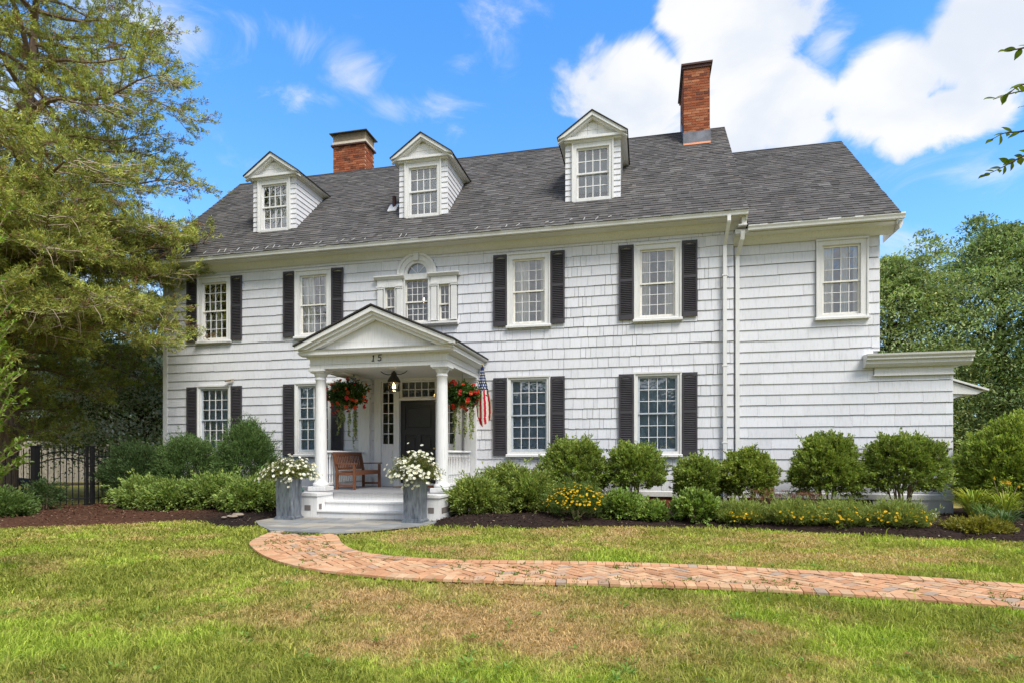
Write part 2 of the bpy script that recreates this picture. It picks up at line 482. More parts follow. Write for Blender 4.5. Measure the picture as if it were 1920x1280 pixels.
def inside(px, py, poly):
    px = np.asarray(px); py = np.asarray(py)
    r = np.zeros(px.shape, bool)
    j = len(poly) - 1
    for i in range(len(poly)):
        xi, yi = poly[i]; xj, yj = poly[j]
        c = ((yi > py) != (yj > py)) & (px < (xj - xi) * (py - yi) / (yj - yi + 1e-12) + xi)
        r ^= c
        j = i
    return r
def dist_poly(px, py, poly):
    d = np.full(np.shape(px), 1e9)
    n = len(poly)
    for i in range(n):
        a = poly[i]; b = poly[(i + 1) % n]
        ab = b - a; L2 = ab @ ab + 1e-12
        t = np.clip(((px - a[0]) * ab[0] + (py - a[1]) * ab[1]) / L2, 0, 1)
        d = np.minimum(d, np.hypot(px - a[0] - t * ab[0], py - a[1] - t * ab[1]))
    return d

_perm = RNG.random((256, 256))
def vnoise(x, y):
    xi = np.floor(x).astype(int); yi = np.floor(y).astype(int); fx = x - xi; fy = y - yi
    fx = fx * fx * (3 - 2 * fx); fy = fy * fy * (3 - 2 * fy)
    g = lambda a, b: _perm[a & 255, b & 255]
    return (g(xi, yi) * (1 - fx) + g(xi + 1, yi) * fx) * (1 - fy) + (g(xi, yi + 1) * (1 - fx) + g(xi + 1, yi + 1) * fx) * fy
def fbm2(x, y, o=4):
    s = 0; a = .5; t = 0
    for i in range(o):
        s = s + a * vnoise(x * 2 ** i + 17 * i, y * 2 ** i + 31 * i); t += a; a *= .5
    return s / t

DRY = [(atz(720, 1150), 1.1, .30), (atz(1050, 1130), 1.2, .34), (atz(1330, 1150), 1.0, .30), (atz(560, 1130), .8, .2), (atz(1480, 1190), .8, .2), (atz(1000, 1190), .7, .22),
       (atz(780, 1010), .9, .22), (atz(1080, 1015), 1.2, .2), (atz(1420, 1030), 1.2, .22), (atz(900, 1015), 1.0, .1), (atz(250, 1210), 1.0, -.25), (atz(100, 1100), 2.4, -.22), (atz(60, 1040), 2.5, -.15),
       (atz(760, 1270), 1.0, -.12), (atz(1700, 1240), 1.3, -.2), (atz(1300, 1250), .7, -.10)]
def dryness(x, y):
    d = fbm2(x * .55 + 3, y * .8 + 9, 4) * .9 - .22 + (fbm2(x * 1.5 + 60, y * 1.9, 3) - .5) * .95 + (fbm2(x * 5, y * 6, 2) - .5) * .45
    for (c, r, w) in DRY:
        d = d + .72 * w * np.exp(-((x - c[0]) ** 2 + (y - c[1]) ** 2) / (r * r * 1.5))
    # watered fringe along the brick
    e = dist_poly(x, y, path_poly)
    d = d - .22 * np.exp(-(e / .22) ** 2)
    return np.clip(d, 0, 1)
GREEN_A = np.array((.23, .275, .045)); GREEN_B = np.array((.39, .405, .085)); STRAW = np.array((.55, .40, .20)); RUST = np.array((.47, .265, .12))
def lawn_colour(dry, n, xy=None):
    k = rnd(n)[:, None]
    g = GREEN_A * (1 - k) + GREEN_B * k
    if xy is not None:      # clumps of different grasses
        q = fbm2(xy[0] * 1.7 + 11, xy[1] * 1.7 + 5, 3)[:, None]
        g = g * (.88 + .34 * np.clip((q - .3) / .4, 0, 1)) * np.where(q > .58, np.array((1.0, 1.12, .9)), np.array((1, 1, 1)))
    s = rnd(n)[:, None]
    st = STRAW * (1 - s * .55) + RUST * s * .55
    p = np.clip((dry - .15) * 1.75 + RNG.normal(size=n) * .16, 0, 1)[:, None]
    return g * (1 - p) + st * p

def make_ground():
    # ground sheet: fine in front of the camera, coarse out to the horizon
    xs = np.concatenate([[-1500, -400, -120, -50], np.arange(-20, 20.01, .25), [50, 120, 400, 1500]])
    ys = np.concatenate([[-1500, -300, -60, -25], np.arange(-16, 4.01, .25), [15, 40, 100, 300, 1500]])
    X, Y = np.meshgrid(xs, ys)
    Z = np.where((np.abs(X) < 19) & (Y > -15.5) & (Y < 3.5), (fbm2(X * .6, Y * .6, 2) - .5) * .03 - .02, -.04)
    V = np.stack([X, Y, Z], -1).reshape(-1, 3)
    nx = len(xs); ny = len(ys)
    i = (np.arange(ny - 1)[:, None] * nx + np.arange(nx - 1)[None]).ravel()
    F = np.stack([i, i + 1, i + nx + 1, i + nx], 1)
    d = dryness(V[:, 0], V[:, 1])
    c = lawn_colour(d, len(V)) * .75 + np.array((.03, .018, .008))
    m = simple('lawn_soil', (1, 1, 1), rough=.98, spec=.05, nscale=30, namt=.35, bstr=.8, useattr=True)
    o = np_mesh('ground', V, F, m, cols=c)
    tag(o, kind='structure')
make_ground()

def make_grass():
    # blades thin out with distance as they shrink in view
    n = 420000
    z0, z1 = 2.1, 13.5
    Z = z0 * (z1 / z0) ** rnd(n)
    R = rnd(n, -1.08, 1.08) * Z
    x = CX - S_ * Z + C_ * R; y = CY + C_ * Z + S_ * R
    e = dist_poly(x, y, path_poly)
    keep = (~inside(x, y, path_poly) | (e < .05 * fbm2(x * 7, y * 7, 2) * 1.6)) & ~inside(x, y, LANDING)
    keep &= ~(inside(x, y, bedr_poly) & (dist_poly(x, y, bedr_poly) > .06)) & ~(inside(x, y, bedl_poly) & (dist_poly(x, y, bedl_poly) > .06))
    keep &= y < -1.5
    x, y, Z, e = x[keep], y[keep], Z[keep], e[keep]
    n = len(x)
    d = dryness(x, y)
    col = lawn_colour(d, n, (x, y)) * (0.6 + .8 * rnd(n))[:, None]
    h = (.024 + .040 * rnd(n) ** 1.6) * (1.15 - .45 * d)
    lush = np.clip(1.3 - 3.2 * d, 0, 1) * (fbm2(x * 1.2 + 40, y * 1.2, 3) > .5)
    h = h * (1 + .7 * lush * rnd(n))
    long_ = rnd(n) < .012 * lush
    h = np.where(long_, h * 2.0, h)
    h = np.where(e < .12, np.minimum(h, .05), h)
    w = np.maximum(.0055, .0017 * Z) * (.7 + .6 * rnd(n))
    # tufts: neighbours lean alike
    ang = fbm2(x * 6, y * 6, 2) * 14 + RNG.normal(size=n) * 1.1
    lean = .25 + .75 * rnd(n) + .35 * d
    dx = np.cos(ang); dy = np.sin(ang)
    side = np.stack([-dy, dx, np.zeros(n)], 1)
    yaw = rnd(n, 0, math.pi)
    side = np.stack([np.cos(yaw), np.sin(yaw), np.zeros(n)], 1)
    base = np.stack([x, y, (fbm2(x * .6, y * .6, 2) - .5) * .03 - .022], 1)
    mid = base + np.stack([dx * h * lean * .35, dy * h * lean * .35, h * .62], 1)
    tip = base + np.stack([dx * h * lean * 1.1, dy * h * lean * 1.1, h * (1.02 - .35 * lean)], 1)
    hw = side * w[:, None] * .5
    V = np.stack([base - hw, base + hw, mid + hw * .8, mid - hw * .8, tip], 1).reshape(-1, 3)
    i = np.arange(n)[:, None] * 5
    F = np.concatenate([i + np.array([[0, 1, 2]]), i + np.array([[0, 2, 3]]), i + np.array([[3, 2, 4]])], 0)
    o = np_mesh('lawn_grass', V, F, M_GRASS, cols=np.repeat(col, 5, 0))
    tag(o, 'patchy green and straw coloured lawn grass around the brick path', 'grass', kind='stuff')
make_grass()

def mulch_bed(name, poly, hgt, red):
    x0, y0 = poly.min(0); x1, y1 = poly.max(0)
    st = .12
    xs = np.arange(x0, x1, st); ys = np.arange(y0, y1, st)
    X, Y = np.meshgrid(xs, ys)
    ins = inside(X, Y, poly); d = dist_poly(X, Y, poly)
    Z = np.where(ins, .004 + hgt * np.clip(d / .8, 0, 1) ** .7 + (fbm2(X * 5, Y * 5, 3) - .5) * .05, -.06)
    Z = np.where(ins & (Y > -.3), np.minimum(Z, hgt), Z)
    nx = len(xs)
    V = np.stack([X, Y, Z], -1).reshape(-1, 3)
    ok = (ins | (d < st * 1.2))
    q = ok[:-1, :-1] & ok[1:, :-1] & ok[:-1, 1:] & ok[1:, 1:]
    a, b = np.nonzero(q)
    i = a * nx + b
    F = np.stack([i, i + 1, i + nx + 1, i + nx], 1)
    f = red(V[:, 0], V[:, 1])[:, None]
    c = np.array((.030, .021, .018)) * (1 - f) + np.array((.135, .062, .035)) * f
    o = np_mesh(name, V, F, M_MULCH, cols=c, smooth=True)
    tag(o, kind='structure')
    # loose bark chips
    n = 26000
    x = rnd(n, x0, x1); y = rnd(n, y0, y1)
    k = inside(x, y, poly) & (y < .1) & (depth(x, y) < 17); x = x[k]; y = y[k]; n = len(x)
    dd = dist_poly(x, y, poly)
    z = .012 + hgt * np.clip(dd / .8, 0, 1) ** .7 + (fbm2(x * 5, y * 5, 3) - .5) * .05
    f = red(x, y)[:, None]
    c = (np.array((.048, .034, .027)) * (1 - f) + np.array((.21, .105, .06)) * f) * (.5 + 1.2 * rnd(n))[:, None]
    pale = rnd(n) < .05
    c[pale] = np.array((.36, .27, .19))
    ax = rvec(n) * np.array((1, 1, .35)); nm = rvec(n) * .6 + np.array((0, 0, 1))
    o2 = leaves('bark_chips', np.stack([x, y, z], 1), ax, nm, .03 + .05 * rnd(n), .012 + .014 * rnd(n), c, M_MULCH, None, .1)
    o2.parent = o
    tag(o2, kind='stuff')
def lawn_weeds():
    # broad leaved weeds, clover patches and a few fallen leaves among the grass
    n = 330; Z = 2.6 * (10.5 / 2.6) ** rnd(n); Rr = rnd(n, -.95, .95) * Z
    x = CX - S_ * Z + C_ * Rr; y = CY + C_ * Z + S_ * Rr
    k = ~inside(x, y, path_poly) & ~inside(x, y, LANDING) & ~inside(x, y, bedr_poly) & ~inside(x, y, bedl_poly) & (y < -3.4); x, y = x[k], y[k]; n = len(x)
    per = 11; i = np.repeat(np.arange(n), per); N = len(i); sc_ = (.6 + .9 * rnd(n))[i]
    a = rnd(N, 0, 6.28); rad = rnd(N) * .035 * sc_
    pos = np.stack([x[i] + np.cos(a) * rad, y[i] + np.sin(a) * rad, .004 + .03 * rnd(N)], 1)
    ax = np.stack([np.cos(a), np.sin(a), .15 + .55 * rnd(N)], 1)
    o = leaves('lawn_weeds', pos, ax, rvec(N) * .3 + np.array((0, 0, 1)), .035 * sc_ * (.7 + .6 * rnd(N)), .014 * sc_ * (.7 + .6 * rnd(N)), vary((.20, .29, .06), N, .22), M_GRASS)
    tag(o, 'broad leaved weeds and clover scattered through the lawn', 'weeds', kind='stuff')
    m = 70; Z = 3 * (10 / 3) ** rnd(m); Rr = rnd(m, -.9, .9) * Z; x = CX - S_ * Z + C_ * Rr; y = CY + C_ * Z + S_ * Rr
    k = y < -3.6; x, y = x[k], y[k]; m = len(x)
    o = leaves('fallen_leaves', np.stack([x, y, np.full(m, .045)], 1), rvec(m) * np.array((1, 1, .2)), rvec(m) * .4 + np.array((0, 0, 1)), .035 + .03 * rnd(m), .02 + .015 * rnd(m), vary((.34, .21, .09), m, .3), M_GRASS)
    tag(o, 'few small dry fallen leaves lying on the lawn and path', 'leaves', kind='stuff')
lawn_weeds()
mulch_bed('mulch_bed', bedr_poly, .13, lambda x, y: np.full(np.shape(x), .06))
mulch_bed('mulch_bed', bedl_poly, .10, lambda x, y: np.clip((-x - 2.6) / 1.6, 0, 1) * .62)

def brick_colours(n):
    pal = np.array([(.57, .305, .165), (.59, .345, .195), (.52, .27, .145), (.58, .375, .225), (.47, .305, .205), (.40, .30, .225), (.61, .385, .22)])
    p = RNG.choice(len(pal), n, p=[.26, .24, .17, .14, .06, .04, .09])
    return pal[p] * (1 + RNG.normal(size=(n, 1)) * .08)

def make_path():
    base = MB()
    m = min(len(far_l), len(near_l))
    fp = path_poly
    # base sheet as strips between matched samples
    def resample(l, n):
        l = np.array([tuple(p) for p in l]); s = np.concatenate([[0], np.cumsum(np.hypot(*np.diff(l, axis=0).T))])
        t = np.linspace(0, s[-1], n)
        return np.stack([np.interp(t, s, l[:, 0]), np.interp(t, s, l[:, 1])], 1)
    A, B = resample(far_l, 90), resample(near_l, 90)
    vs = [(a[0], a[1], .004) for a in A] + [(b[0], b[1], .004) for b in B]
    fs = [(i, 90 + i, 91 + i, i + 1) for i in range(89)]
    base.add(vs, fs)
    path = base.build('brick_path', M_SAND)
    tag(path, kind='structure')
    bricks = []     # centre, half along, half across, angle, z
    # border courses
    inner = {}
    for l, sgn in ((far_l, 1), (near_l, -1)):
        P = resample(l, 400)
        s = np.concatenate([[0], np.cumsum(np.hypot(*np.diff(P, axis=0).T))])
        t = np.arange(.06, s[-1], .108)
        X = np.interp(t, s, P[:, 0]); Y = np.interp(t, s, P[:, 1])
        X2 = np.interp(t + .05, s, P[:, 0]); Y2 = np.interp(t + .05, s, P[:, 1])
        a = np.arctan2(Y2 - Y, X2 - X)
        nx, ny = np.sin(a) * sgn, -np.cos(a) * sgn
        for i in range(len(t)):
            cx, cy = X[i] + nx[i] * .1, Y[i] + ny[i] * .1
            if inside(cx, cy, LANDING): continue
            bricks.append((cx, cy, .0985, .0505, a[i] + math.pi / 2 + random.gauss(0, .015), .030 + random.gauss(0, .0012), 1))
    w = .104
    ca, sa = math.cos(math.radians(48)), math.sin(math.radians(48))
    for i in range(-130, 131):
        for j in range(-90, 91):
            ox, oy = i + 2 * j, i - 2 * j
            for kind in (0, 1):
                if kind == 0: gx, gy, an = ox + 1.0, oy + .5, 0
                else: gx, gy, an = ox + 2.5, oy + 0.0, math.pi / 2
                gx *= w; gy *= w
                cx = 6 + gx * ca - gy * sa; cy = -8 + gx * sa + gy * ca
                if not (-3 < cx < 15 and -12 < cy < -3): continue
                bricks.append((cx, cy, w - .0065, w / 2 - .0065, an + math.radians(48) + random.gauss(0, .012), .021 + random.gauss(0, .0024), 0))
    bx = np.array([b[0] for b in bricks]); by = np.array([b[1] for b in bricks])
    zt = np.array([b[5] for b in bricks])
    border = np.array([b[6] for b in bricks]) == 1
    ok = border | (inside(bx, by, path_poly) & (dist_poly(bx, by, path_poly) > .17) & ~inside(bx, by, LANDING))
    bricks = [b for b, k in zip(bricks, ok) if k]
    cols = brick_colours(len(bricks))
    # the largest ones in view are pieces of their own
    order = sorted(range(len(bricks)), key=lambda i: depth(bricks[i][0], bricks[i][1]) + (100 if abs((bricks[i][0] - CX) * C_ + (bricks[i][1] - CY) * S_) > .86 * depth(bricks[i][0], bricks[i][1]) else 0))
    big = set(order[:300])
    rest = MB()
    protos = {}
    for i, (cx, cy, hl, hw, a, z, _b) in enumerate(bricks):
        ax = Vector((math.cos(a), math.sin(a), random.gauss(0, .009))); ay = Vector((-math.sin(a), math.cos(a), random.gauss(0, .013)))
        tgt = MB() if i in big else rest
        c = tuple(cols[i])
        if i in big:
            tgt.obox((0, 0, -.015), ax * hl, ay * hw, (0, 0, .015), c)
            o = tgt.build('brick', M_PAVER, path, colors=True, loc=(cx, cy, z))
        else:
            rest.obox((cx, cy, z - .015), ax * hl, ay * hw, (0, 0, .015), c)
    r = rest.build('bricks', M_PAVER, path, colors=True)
    tag(r, kind='stuff')
    # small weeds growing in the joints
    n = 900
    tt = rnd(n); A2, B2 = resample(far_l, 300), resample(near_l, 300)
    k = RNG.integers(0, 300, n)
    px = A2[k, 0] * tt + B2[k, 0] * (1 - tt); py = A2[k, 1] * tt + B2[k, 1] * (1 - tt)
    sel = (fbm2(px * 3, py * 3, 2) > .56); px, py = px[sel], py[sel]
    px = np.repeat(px, 9) + RNG.normal(size=len(px) * 9) * .014; py = np.repeat(py, 9) + RNG.normal(size=len(py) * 9) * .014
    n = len(px)
    o = leaves('joint_weeds', np.stack([px, py, np.full(n, .018)], 1), rvec(n) * .8 + np.array((0, 0, .55)), rvec(n), .022 + .025 * rnd(n), .006 + .005 * rnd(n), vary((.13, .20, .03), n), M_GRASS)
    tag(o, 'tiny green weeds sprouting in the joints of the brick path', 'weeds', kind='stuff')
make_path()

def make_landing():
    m = MB()
    n = len(LANDING)
    m.add([(x, y, .003) for x, y in LANDING], [tuple(range(n))])
    base = m.build('flagstone_landing', M_SAND); tag(base, kind='structure')
    import bmesh
    # random courses of rectangular slabs clipped to the landing outline
    def clip(poly, a, b):
        out = []
        for i in range(len(poly)):
            p, q = poly[i], poly[(i + 1) % len(poly)]
            sp = (b[0] - a[0]) * (p[1] - a[1]) - (b[1] - a[1]) * (p[0] - a[0]); sq = (b[0] - a[0]) * (q[1] - a[1]) - (b[1] - a[1]) * (q[0] - a[0])
            if sp >= 0: out.append(p)
            if (sp > 0) != (sq > 0) and abs(sp - sq) > 1e-9:
                t = sp / (sp - sq); out.append((p[0] + (q[0] - p[0]) * t, p[1] + (q[1] - p[1]) * t))
        return out
    L = [tuple(p) for p in LANDING]
    pal = [(.26, .26, .25), (.225, .23, .23), (.30, .275, .235), (.25, .25, .24), (.28, .26, .225), (.21, .21, .205), (.32, .29, .245)]
    y = -5.35; r = random.Random(4)
    while y < -3.1:
        h = r.choice([.3, .38, .46]); x = -1.9 - r.random() * .4
        while x < 1.9:
            w = r.choice([.4, .55, .7, .85])
            g = .006
            poly = [(x + g, y + g), (x + w - g, y + g), (x + w - g, y + h - g), (x + g, y + h - g)]
            for i in range(len(L)):
                poly = clip(poly, L[i], L[(i + 1) % len(L)])
                if len(poly) < 3: break
            if len(poly) >= 3:
                xs = [p[0] for p in poly]
                area = abs(sum(poly[i][0] * poly[(i + 1) % len(poly)][1] - poly[(i + 1) % len(poly)][0] * poly[i][1] for i in range(len(poly)))) / 2
                if area > .01:
                    z = .028 + r.gauss(0, .0015)
                    k = len(poly); mm = MB()
                    k_ = 1.1 + r.gauss(0, .08); c = tuple(v * k_ for v in r.choice(pal))
                    mm.add([(p[0], p[1], 0.006) for p in poly] + [(p[0], p[1], z) for p in poly], [tuple(range(k))[::-1], tuple(range(k, 2 * k))] + [(i, (i + 1) % k, k + (i + 1) % k, k + i) for i in range(k)], c)
                    mm.build('flagstone', M_FLAG, base, colors=True)
            x += w
        y += h
make_landing()

# ------------------------------------------------------------------ house
HX = 7.72
SID0, SID1 = .50, 6.46
EAVE = (-.5, 6.74); RIDGE = (3.53, 10.70)
RS = (RIDGE[1] - EAVE[1]) / (RIDGE[0] - EAVE[0])
house = empty('white_house')
tag(house, 'large white shingled colonial house with dark shutters, three dormers and columned porch', 'house')

def rect_minus(r, hole):
    x0, x1, z0, z1 = r; a0, a1, b0, b1 = hole
    if a0 >= x1 or a1 <= x0 or b0 >= z1 or b1 <= z0: return [r]
    out = []
    if a0 > x0: out.append((x0, a0, z0, z1))
    if a1 < x1: out.append((a1, x1, z0, z1))
    m0, m1 = max(x0, a0), min(x1, a1)
    if b0 > z0: out.append((m0, m1, z0, b0))
    if b1 < z1: out.append((m0, m1, b1, z1))
    return out
def rects_minus(rs, holes):
    for h in holes:
        rs = [q for r in rs for q in rect_minus(r, h)]
    return [r for r in rs if r[1] - r[0] > .004 and r[3] - r[2] > .004]

WIN_X = (-6.03, -2.95, 2.95, 6.03)
holes, trims = [], []
for x in WIN_X:
    holes += [(x - .41, x + .41, 4.56, 6.16), (x - .455, x + .455, 1.42, 3.19)]
    trims += [(x - .535, x + .535, 4.46, 6.29), (x - .535, x + .535, 1.29, 3.27)]
PX = .02
holes += [(PX - .27, PX + .27, 5.985, 6.25), (PX - .31, PX + .31, 4.74, 5.86), (PX - .88, PX - .60, 4.74, 5.66), (PX + .60, PX + .88, 4.74, 5.66)]
trims += [(PX - 1.1, PX + 1.1, 4.62, 5.95), (PX - .53, PX + .53, 5.95, 6.15), (PX - .45, PX + .45, 6.15, 6.31), (PX - .3, PX + .3, 6.31, 6.45)]
DX = .035
holes += [(DX - 1.02, DX + 1.02, .52, 3.27)]
trims += [(DX - 1.2, DX + 1.2, .50, 3.5)]

def shingle_piece(mb, x0, x1, z0, z1, y, frac0, frac1, col, jig):
    # wedge: thick butt at the bottom, thin at the top (fractions of the course this piece spans)
    t0 = .026 * (1 - frac0) + .007 * frac0; t1 = .026 * (1 - frac1) + .007 * frac1
    mb.add([(x0, y - t0, z0), (x1, y - t0, z0 + jig), (x1, y, z0 + jig), (x0, y, z0), (x0, y - t1, z1), (x1, y - t1, z1), (x1, y, z1), (x0, y, z1)],
           [(0, 3, 2, 1), (4, 5, 6, 7), (0, 1, 5, 4), (1, 2, 6, 5), (2, 3, 7, 6), (3, 0, 4, 7)], col)

def shingle_wall(xa, xb, za, zb, y, holes_, wall_o, widths, gapf, expo=.2445, seed=1, top_x=None):
    r = random.Random(seed)
    P = []
    z = za; row = 0
    while z < zb - .01:
        z1 = min(z + expo, zb)
        x = xa
        xe = xb if top_x is None else top_x(z, z1)
        wob = r.gauss(0, .004)
        while x < xe - .001:
            w = widths(x, r)
            x1 = min(x + w, xe)
            if xe - x1 < .06: x1 = xe
            g = gapf(x, r)
            for (a, b, c, d) in rects_minus([(x + g / 2, x1 - g / 2, z, z1)], holes_):
                k = 1 + r.gauss(0, .022)
                if r.random() < .05: k *= .94
                jig = r.gauss(0, .0035) if c == z else 0
                P.append((a, b, c + (wob + .003 + r.gauss(0, .0025) if c == z else 0), d - (.004 if d == z1 else 0), (c - z) / expo, (d - z) / expo, (k * .995, k, k * 1.01), jig))  # course gaps opened so the dark backing draws shadow lines
            x = x1
        z = z1; row += 1
    P.sort(key=lambda p: -(p[1] - p[0]) * (p[3] - p[2]) / max(depth((p[0] + p[1]) / 2, y), 1) ** 2)
    return P
walls = []
def wall_mesh(name, xa, xb, za, zb, y0, y1, hs, mat):
    mb = MB()
    for (a, b, c, d) in rects_minus([(xa, xb, za, zb)], hs): mb.box(a, b, y0, y1, c, d)
    return mb.build(name, mat, house)

M_GAPSHADE = simple('gap_shade_backing', (.28, .275, .27), rough=.95, spec=.05)  # backing coloured dark to stand in for shade between shingles
w_main = wall_mesh('wall', -HX, HX, SID0, 6.7, .012, .16, holes, M_GAPSHADE)
def widths_main(x, r):
    base = .30 if x < 1.5 else .19
    return max(.09, r.gauss(base, .09)) * (1.7 if r.random() < .18 else 1)
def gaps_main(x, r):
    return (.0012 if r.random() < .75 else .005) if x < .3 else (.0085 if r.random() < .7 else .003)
P1 = shingle_wall(-7.60, HX - .0, SID0, SID1, .012, trims, w_main, widths_main, gaps_main, seed=3)
# wing: one storey part reaches further right
WY = .07
wing_h = [(9.56, 10.37, 4.42, 5.97)]
wing_t = [(9.45, 10.50, 4.31, 6.09), (10.61, 12.3, 3.07, 3.6)]
w_wing = wall_mesh('wall', HX + .004, 10.70, SID0, 6.3, WY + .012, WY + .16, wing_h, M_GAPSHADE)
w_ext = wall_mesh('wall', 10.704, 12.10, SID0, 3.25, WY + .012, WY + .16, [], M_GAPSHADE)
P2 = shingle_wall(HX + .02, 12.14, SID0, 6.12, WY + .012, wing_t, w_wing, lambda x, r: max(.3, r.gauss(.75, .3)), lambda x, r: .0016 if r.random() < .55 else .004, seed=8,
                  top_x=lambda z, z1: 12.14 if z1 < 3.2 else 10.74)
allp = [(p, .012, w_main) for p in P1] + [(p, WY + .012, w_wing) for p in P2]
allp.sort(key=lambda q: -(q[0][1] - q[0][0]) * (q[0][3] - q[0][2]) / depth((q[0][0] + q[0][1]) / 2, q[1]) ** 2)
rest = {id(w_main): MB(), id(w_wing): MB()}
for i, (p, y, wo) in enumerate(allp):
    a, b, c, d, f0, f1, col, jig = p
    if i < 300:
        mb = MB(); shingle_piece(mb, 0, b - a, 0, d - c, 0, f0, f1, col, jig)
        mb.build('shingle', M_SHINGLE, wo, colors=True, loc=(a, y, c))
    else:
        shingle_piece(rest[id(wo)], a, b, c, d, y, f0, f1, col, jig)
for wo in (w_main, w_wing):
    tag(rest[id(wo)].build('shingles', M_SHINGLE, wo, colors=True), kind='stuff')

# other walls of the body, gables, foundation
mb = MB()
mb.box(-HX, -HX + .15, .165, 7.05, SID0, 6.7); mb.box(HX - .15, HX, .165, 7.05, SID0, 6.7); mb.box(-HX + .155, HX - .155, 6.9, 7.05, SID0, 6.7)
mb.prism([(.0, 6.702), (7.06, 6.702), (3.53, 6.702 + 3.42)], 'x', -HX, -HX + .15)
mb.prism([(.0, 6.702), (7.06, 6.702), (3.53, 6.702 + 3.42)], 'x', HX - .15, HX)
mb.build('side_wall', M_TRIM, house)
mb = MB()
mb.box(10.55, 10.70, WY + .165, 6.9, SID0, 6.2); mb.box(HX + .01, 10.545, 6.75, 6.9, SID0, 6.2)
mb.prism([(.1, 6.205), (6.8, 6.205), (3.42, 6.205 + 3.05)], 'x', 10.55, 10.70)
mb.box(11.95, 12.10, WY + .165, 4.0, SID0, 3.25); mb.box(10.71, 11.945, 3.85, 4.0, SID0, 3.25)
mb.build('side_wall', M_TRIM, house)
mb = MB(); mb.box(-HX + .04, HX - .02, .03, 7.0, -.1, .355); mb.box(HX - .015, 12.05, WY + .05, 6.8, -.1, .36)
M_FOUND = simple('foundation_brick', (.20, .075, .045), rough=.92, spec=.1, nscale=9, namt=.4)
mb.build('foundation', M_FOUND, house)
mb = MB()
mb.prism([(-.03, .36), (.10, .36), (.10, .498), (-.015, .498), (-.03, .47)], 'x', -HX - .01, HX + .0)
mb.prism([(WY - .03, .36), (WY + .10, .36), (WY + .10, .498), (WY - .015, .498), (WY - .03, .47)], 'x', HX + .004, 12.15)
mb.box(10.6, 12.14, WY - .012, WY + .049, .08, .359)
mb.build('water_table', M_TRIM, house)
mb = MB(); mb.box(-HX - .02, -7.605, -.03, .3, .50, 6.5)
mb.build('corner_board', M_PORCHW, house)

# brick faces seen in the gap of the foundation
for k in range(4):
    for j in range(7):
        mb = MB(); c = tuple(np.array((.30, .105, .06)) * random.uniform(.75, 1.25)); x = 5.25 + j * .215 + (k % 2) * .107; z = .075 + k * .072
        mb.box(0, .203, 0, .02, 0, .062, c); mb.build('foundation_brick', M_BRICK, house, colors=True, loc=(x, .012, z))

# rooms behind the windows
mb = MB()
mb.box(-7.5, 7.5, 2.6, 2.65, .6, 6.6); mb.box(-7.5, 7.5, .17, 2.59, 3.55, 3.75); mb.box(-7.5, 7.5, .17, 2.59, .52, .56); mb.box(-7.5, 7.5, .17, 2.59, 6.55, 6.6)
for x in (-4.5, -1.5, 1.6, 4.5): mb.box(x - .05, x + .05, .17, 2.59, .57, 3.54); mb.box(x - .05, x + .05, .17, 2.59, 3.76, 6.54)
mb.box(7.9, 10.5, 2.6, 2.65, .6, 6.1); mb.box(7.9, 10.5, .25, 2.59, 3.55, 3.7); mb.box(7.9, 10.5, .25, 2.59, 6.1, 6.14)
mb.build('interior_room', M_ROOM, house)

# ------------------------------------------------------------------ windows
_pane = {}
def pane_obj(w, h, parent, x, y, z, mat):
    key = (round(w, 3), round(h, 3), mat.name)
    if key not in _pane:
        m = MB().box(-w / 2, w / 2, -.002, .002, -h / 2, h / 2).mesh('pane'); m.materials.append(mat); _pane[key] = m
    o = bpy.data.objects.new('pane', _pane[key]); o.location = (x, y, z)
    o.rotation_euler = (random.gauss(0, .006), 0, random.gauss(0, .006))
    return link(o, parent)
def ring(mb, x0, x1, z0, z1, w, y0, y1, wt=None, wb=None):
    wt = wt or w; wb = wb or w
    mb.box(x0, x0 + w, y0, y1, z0, z1); mb.box(x1 - w, x1, y0, y1, z0, z1)
    mb.box(x0 + w, x1 - w, y0, y1, z1 - wt, z1); mb.box(x0 + w, x1 - w, y0, y1, z0, z0 + wb)
M_SASHB = simple('storm_sash_paint', (.42, .46, .50), rough=.5)
M_SASH = simple('aged_sash_paint', (.74, .71, .64), rough=.5)
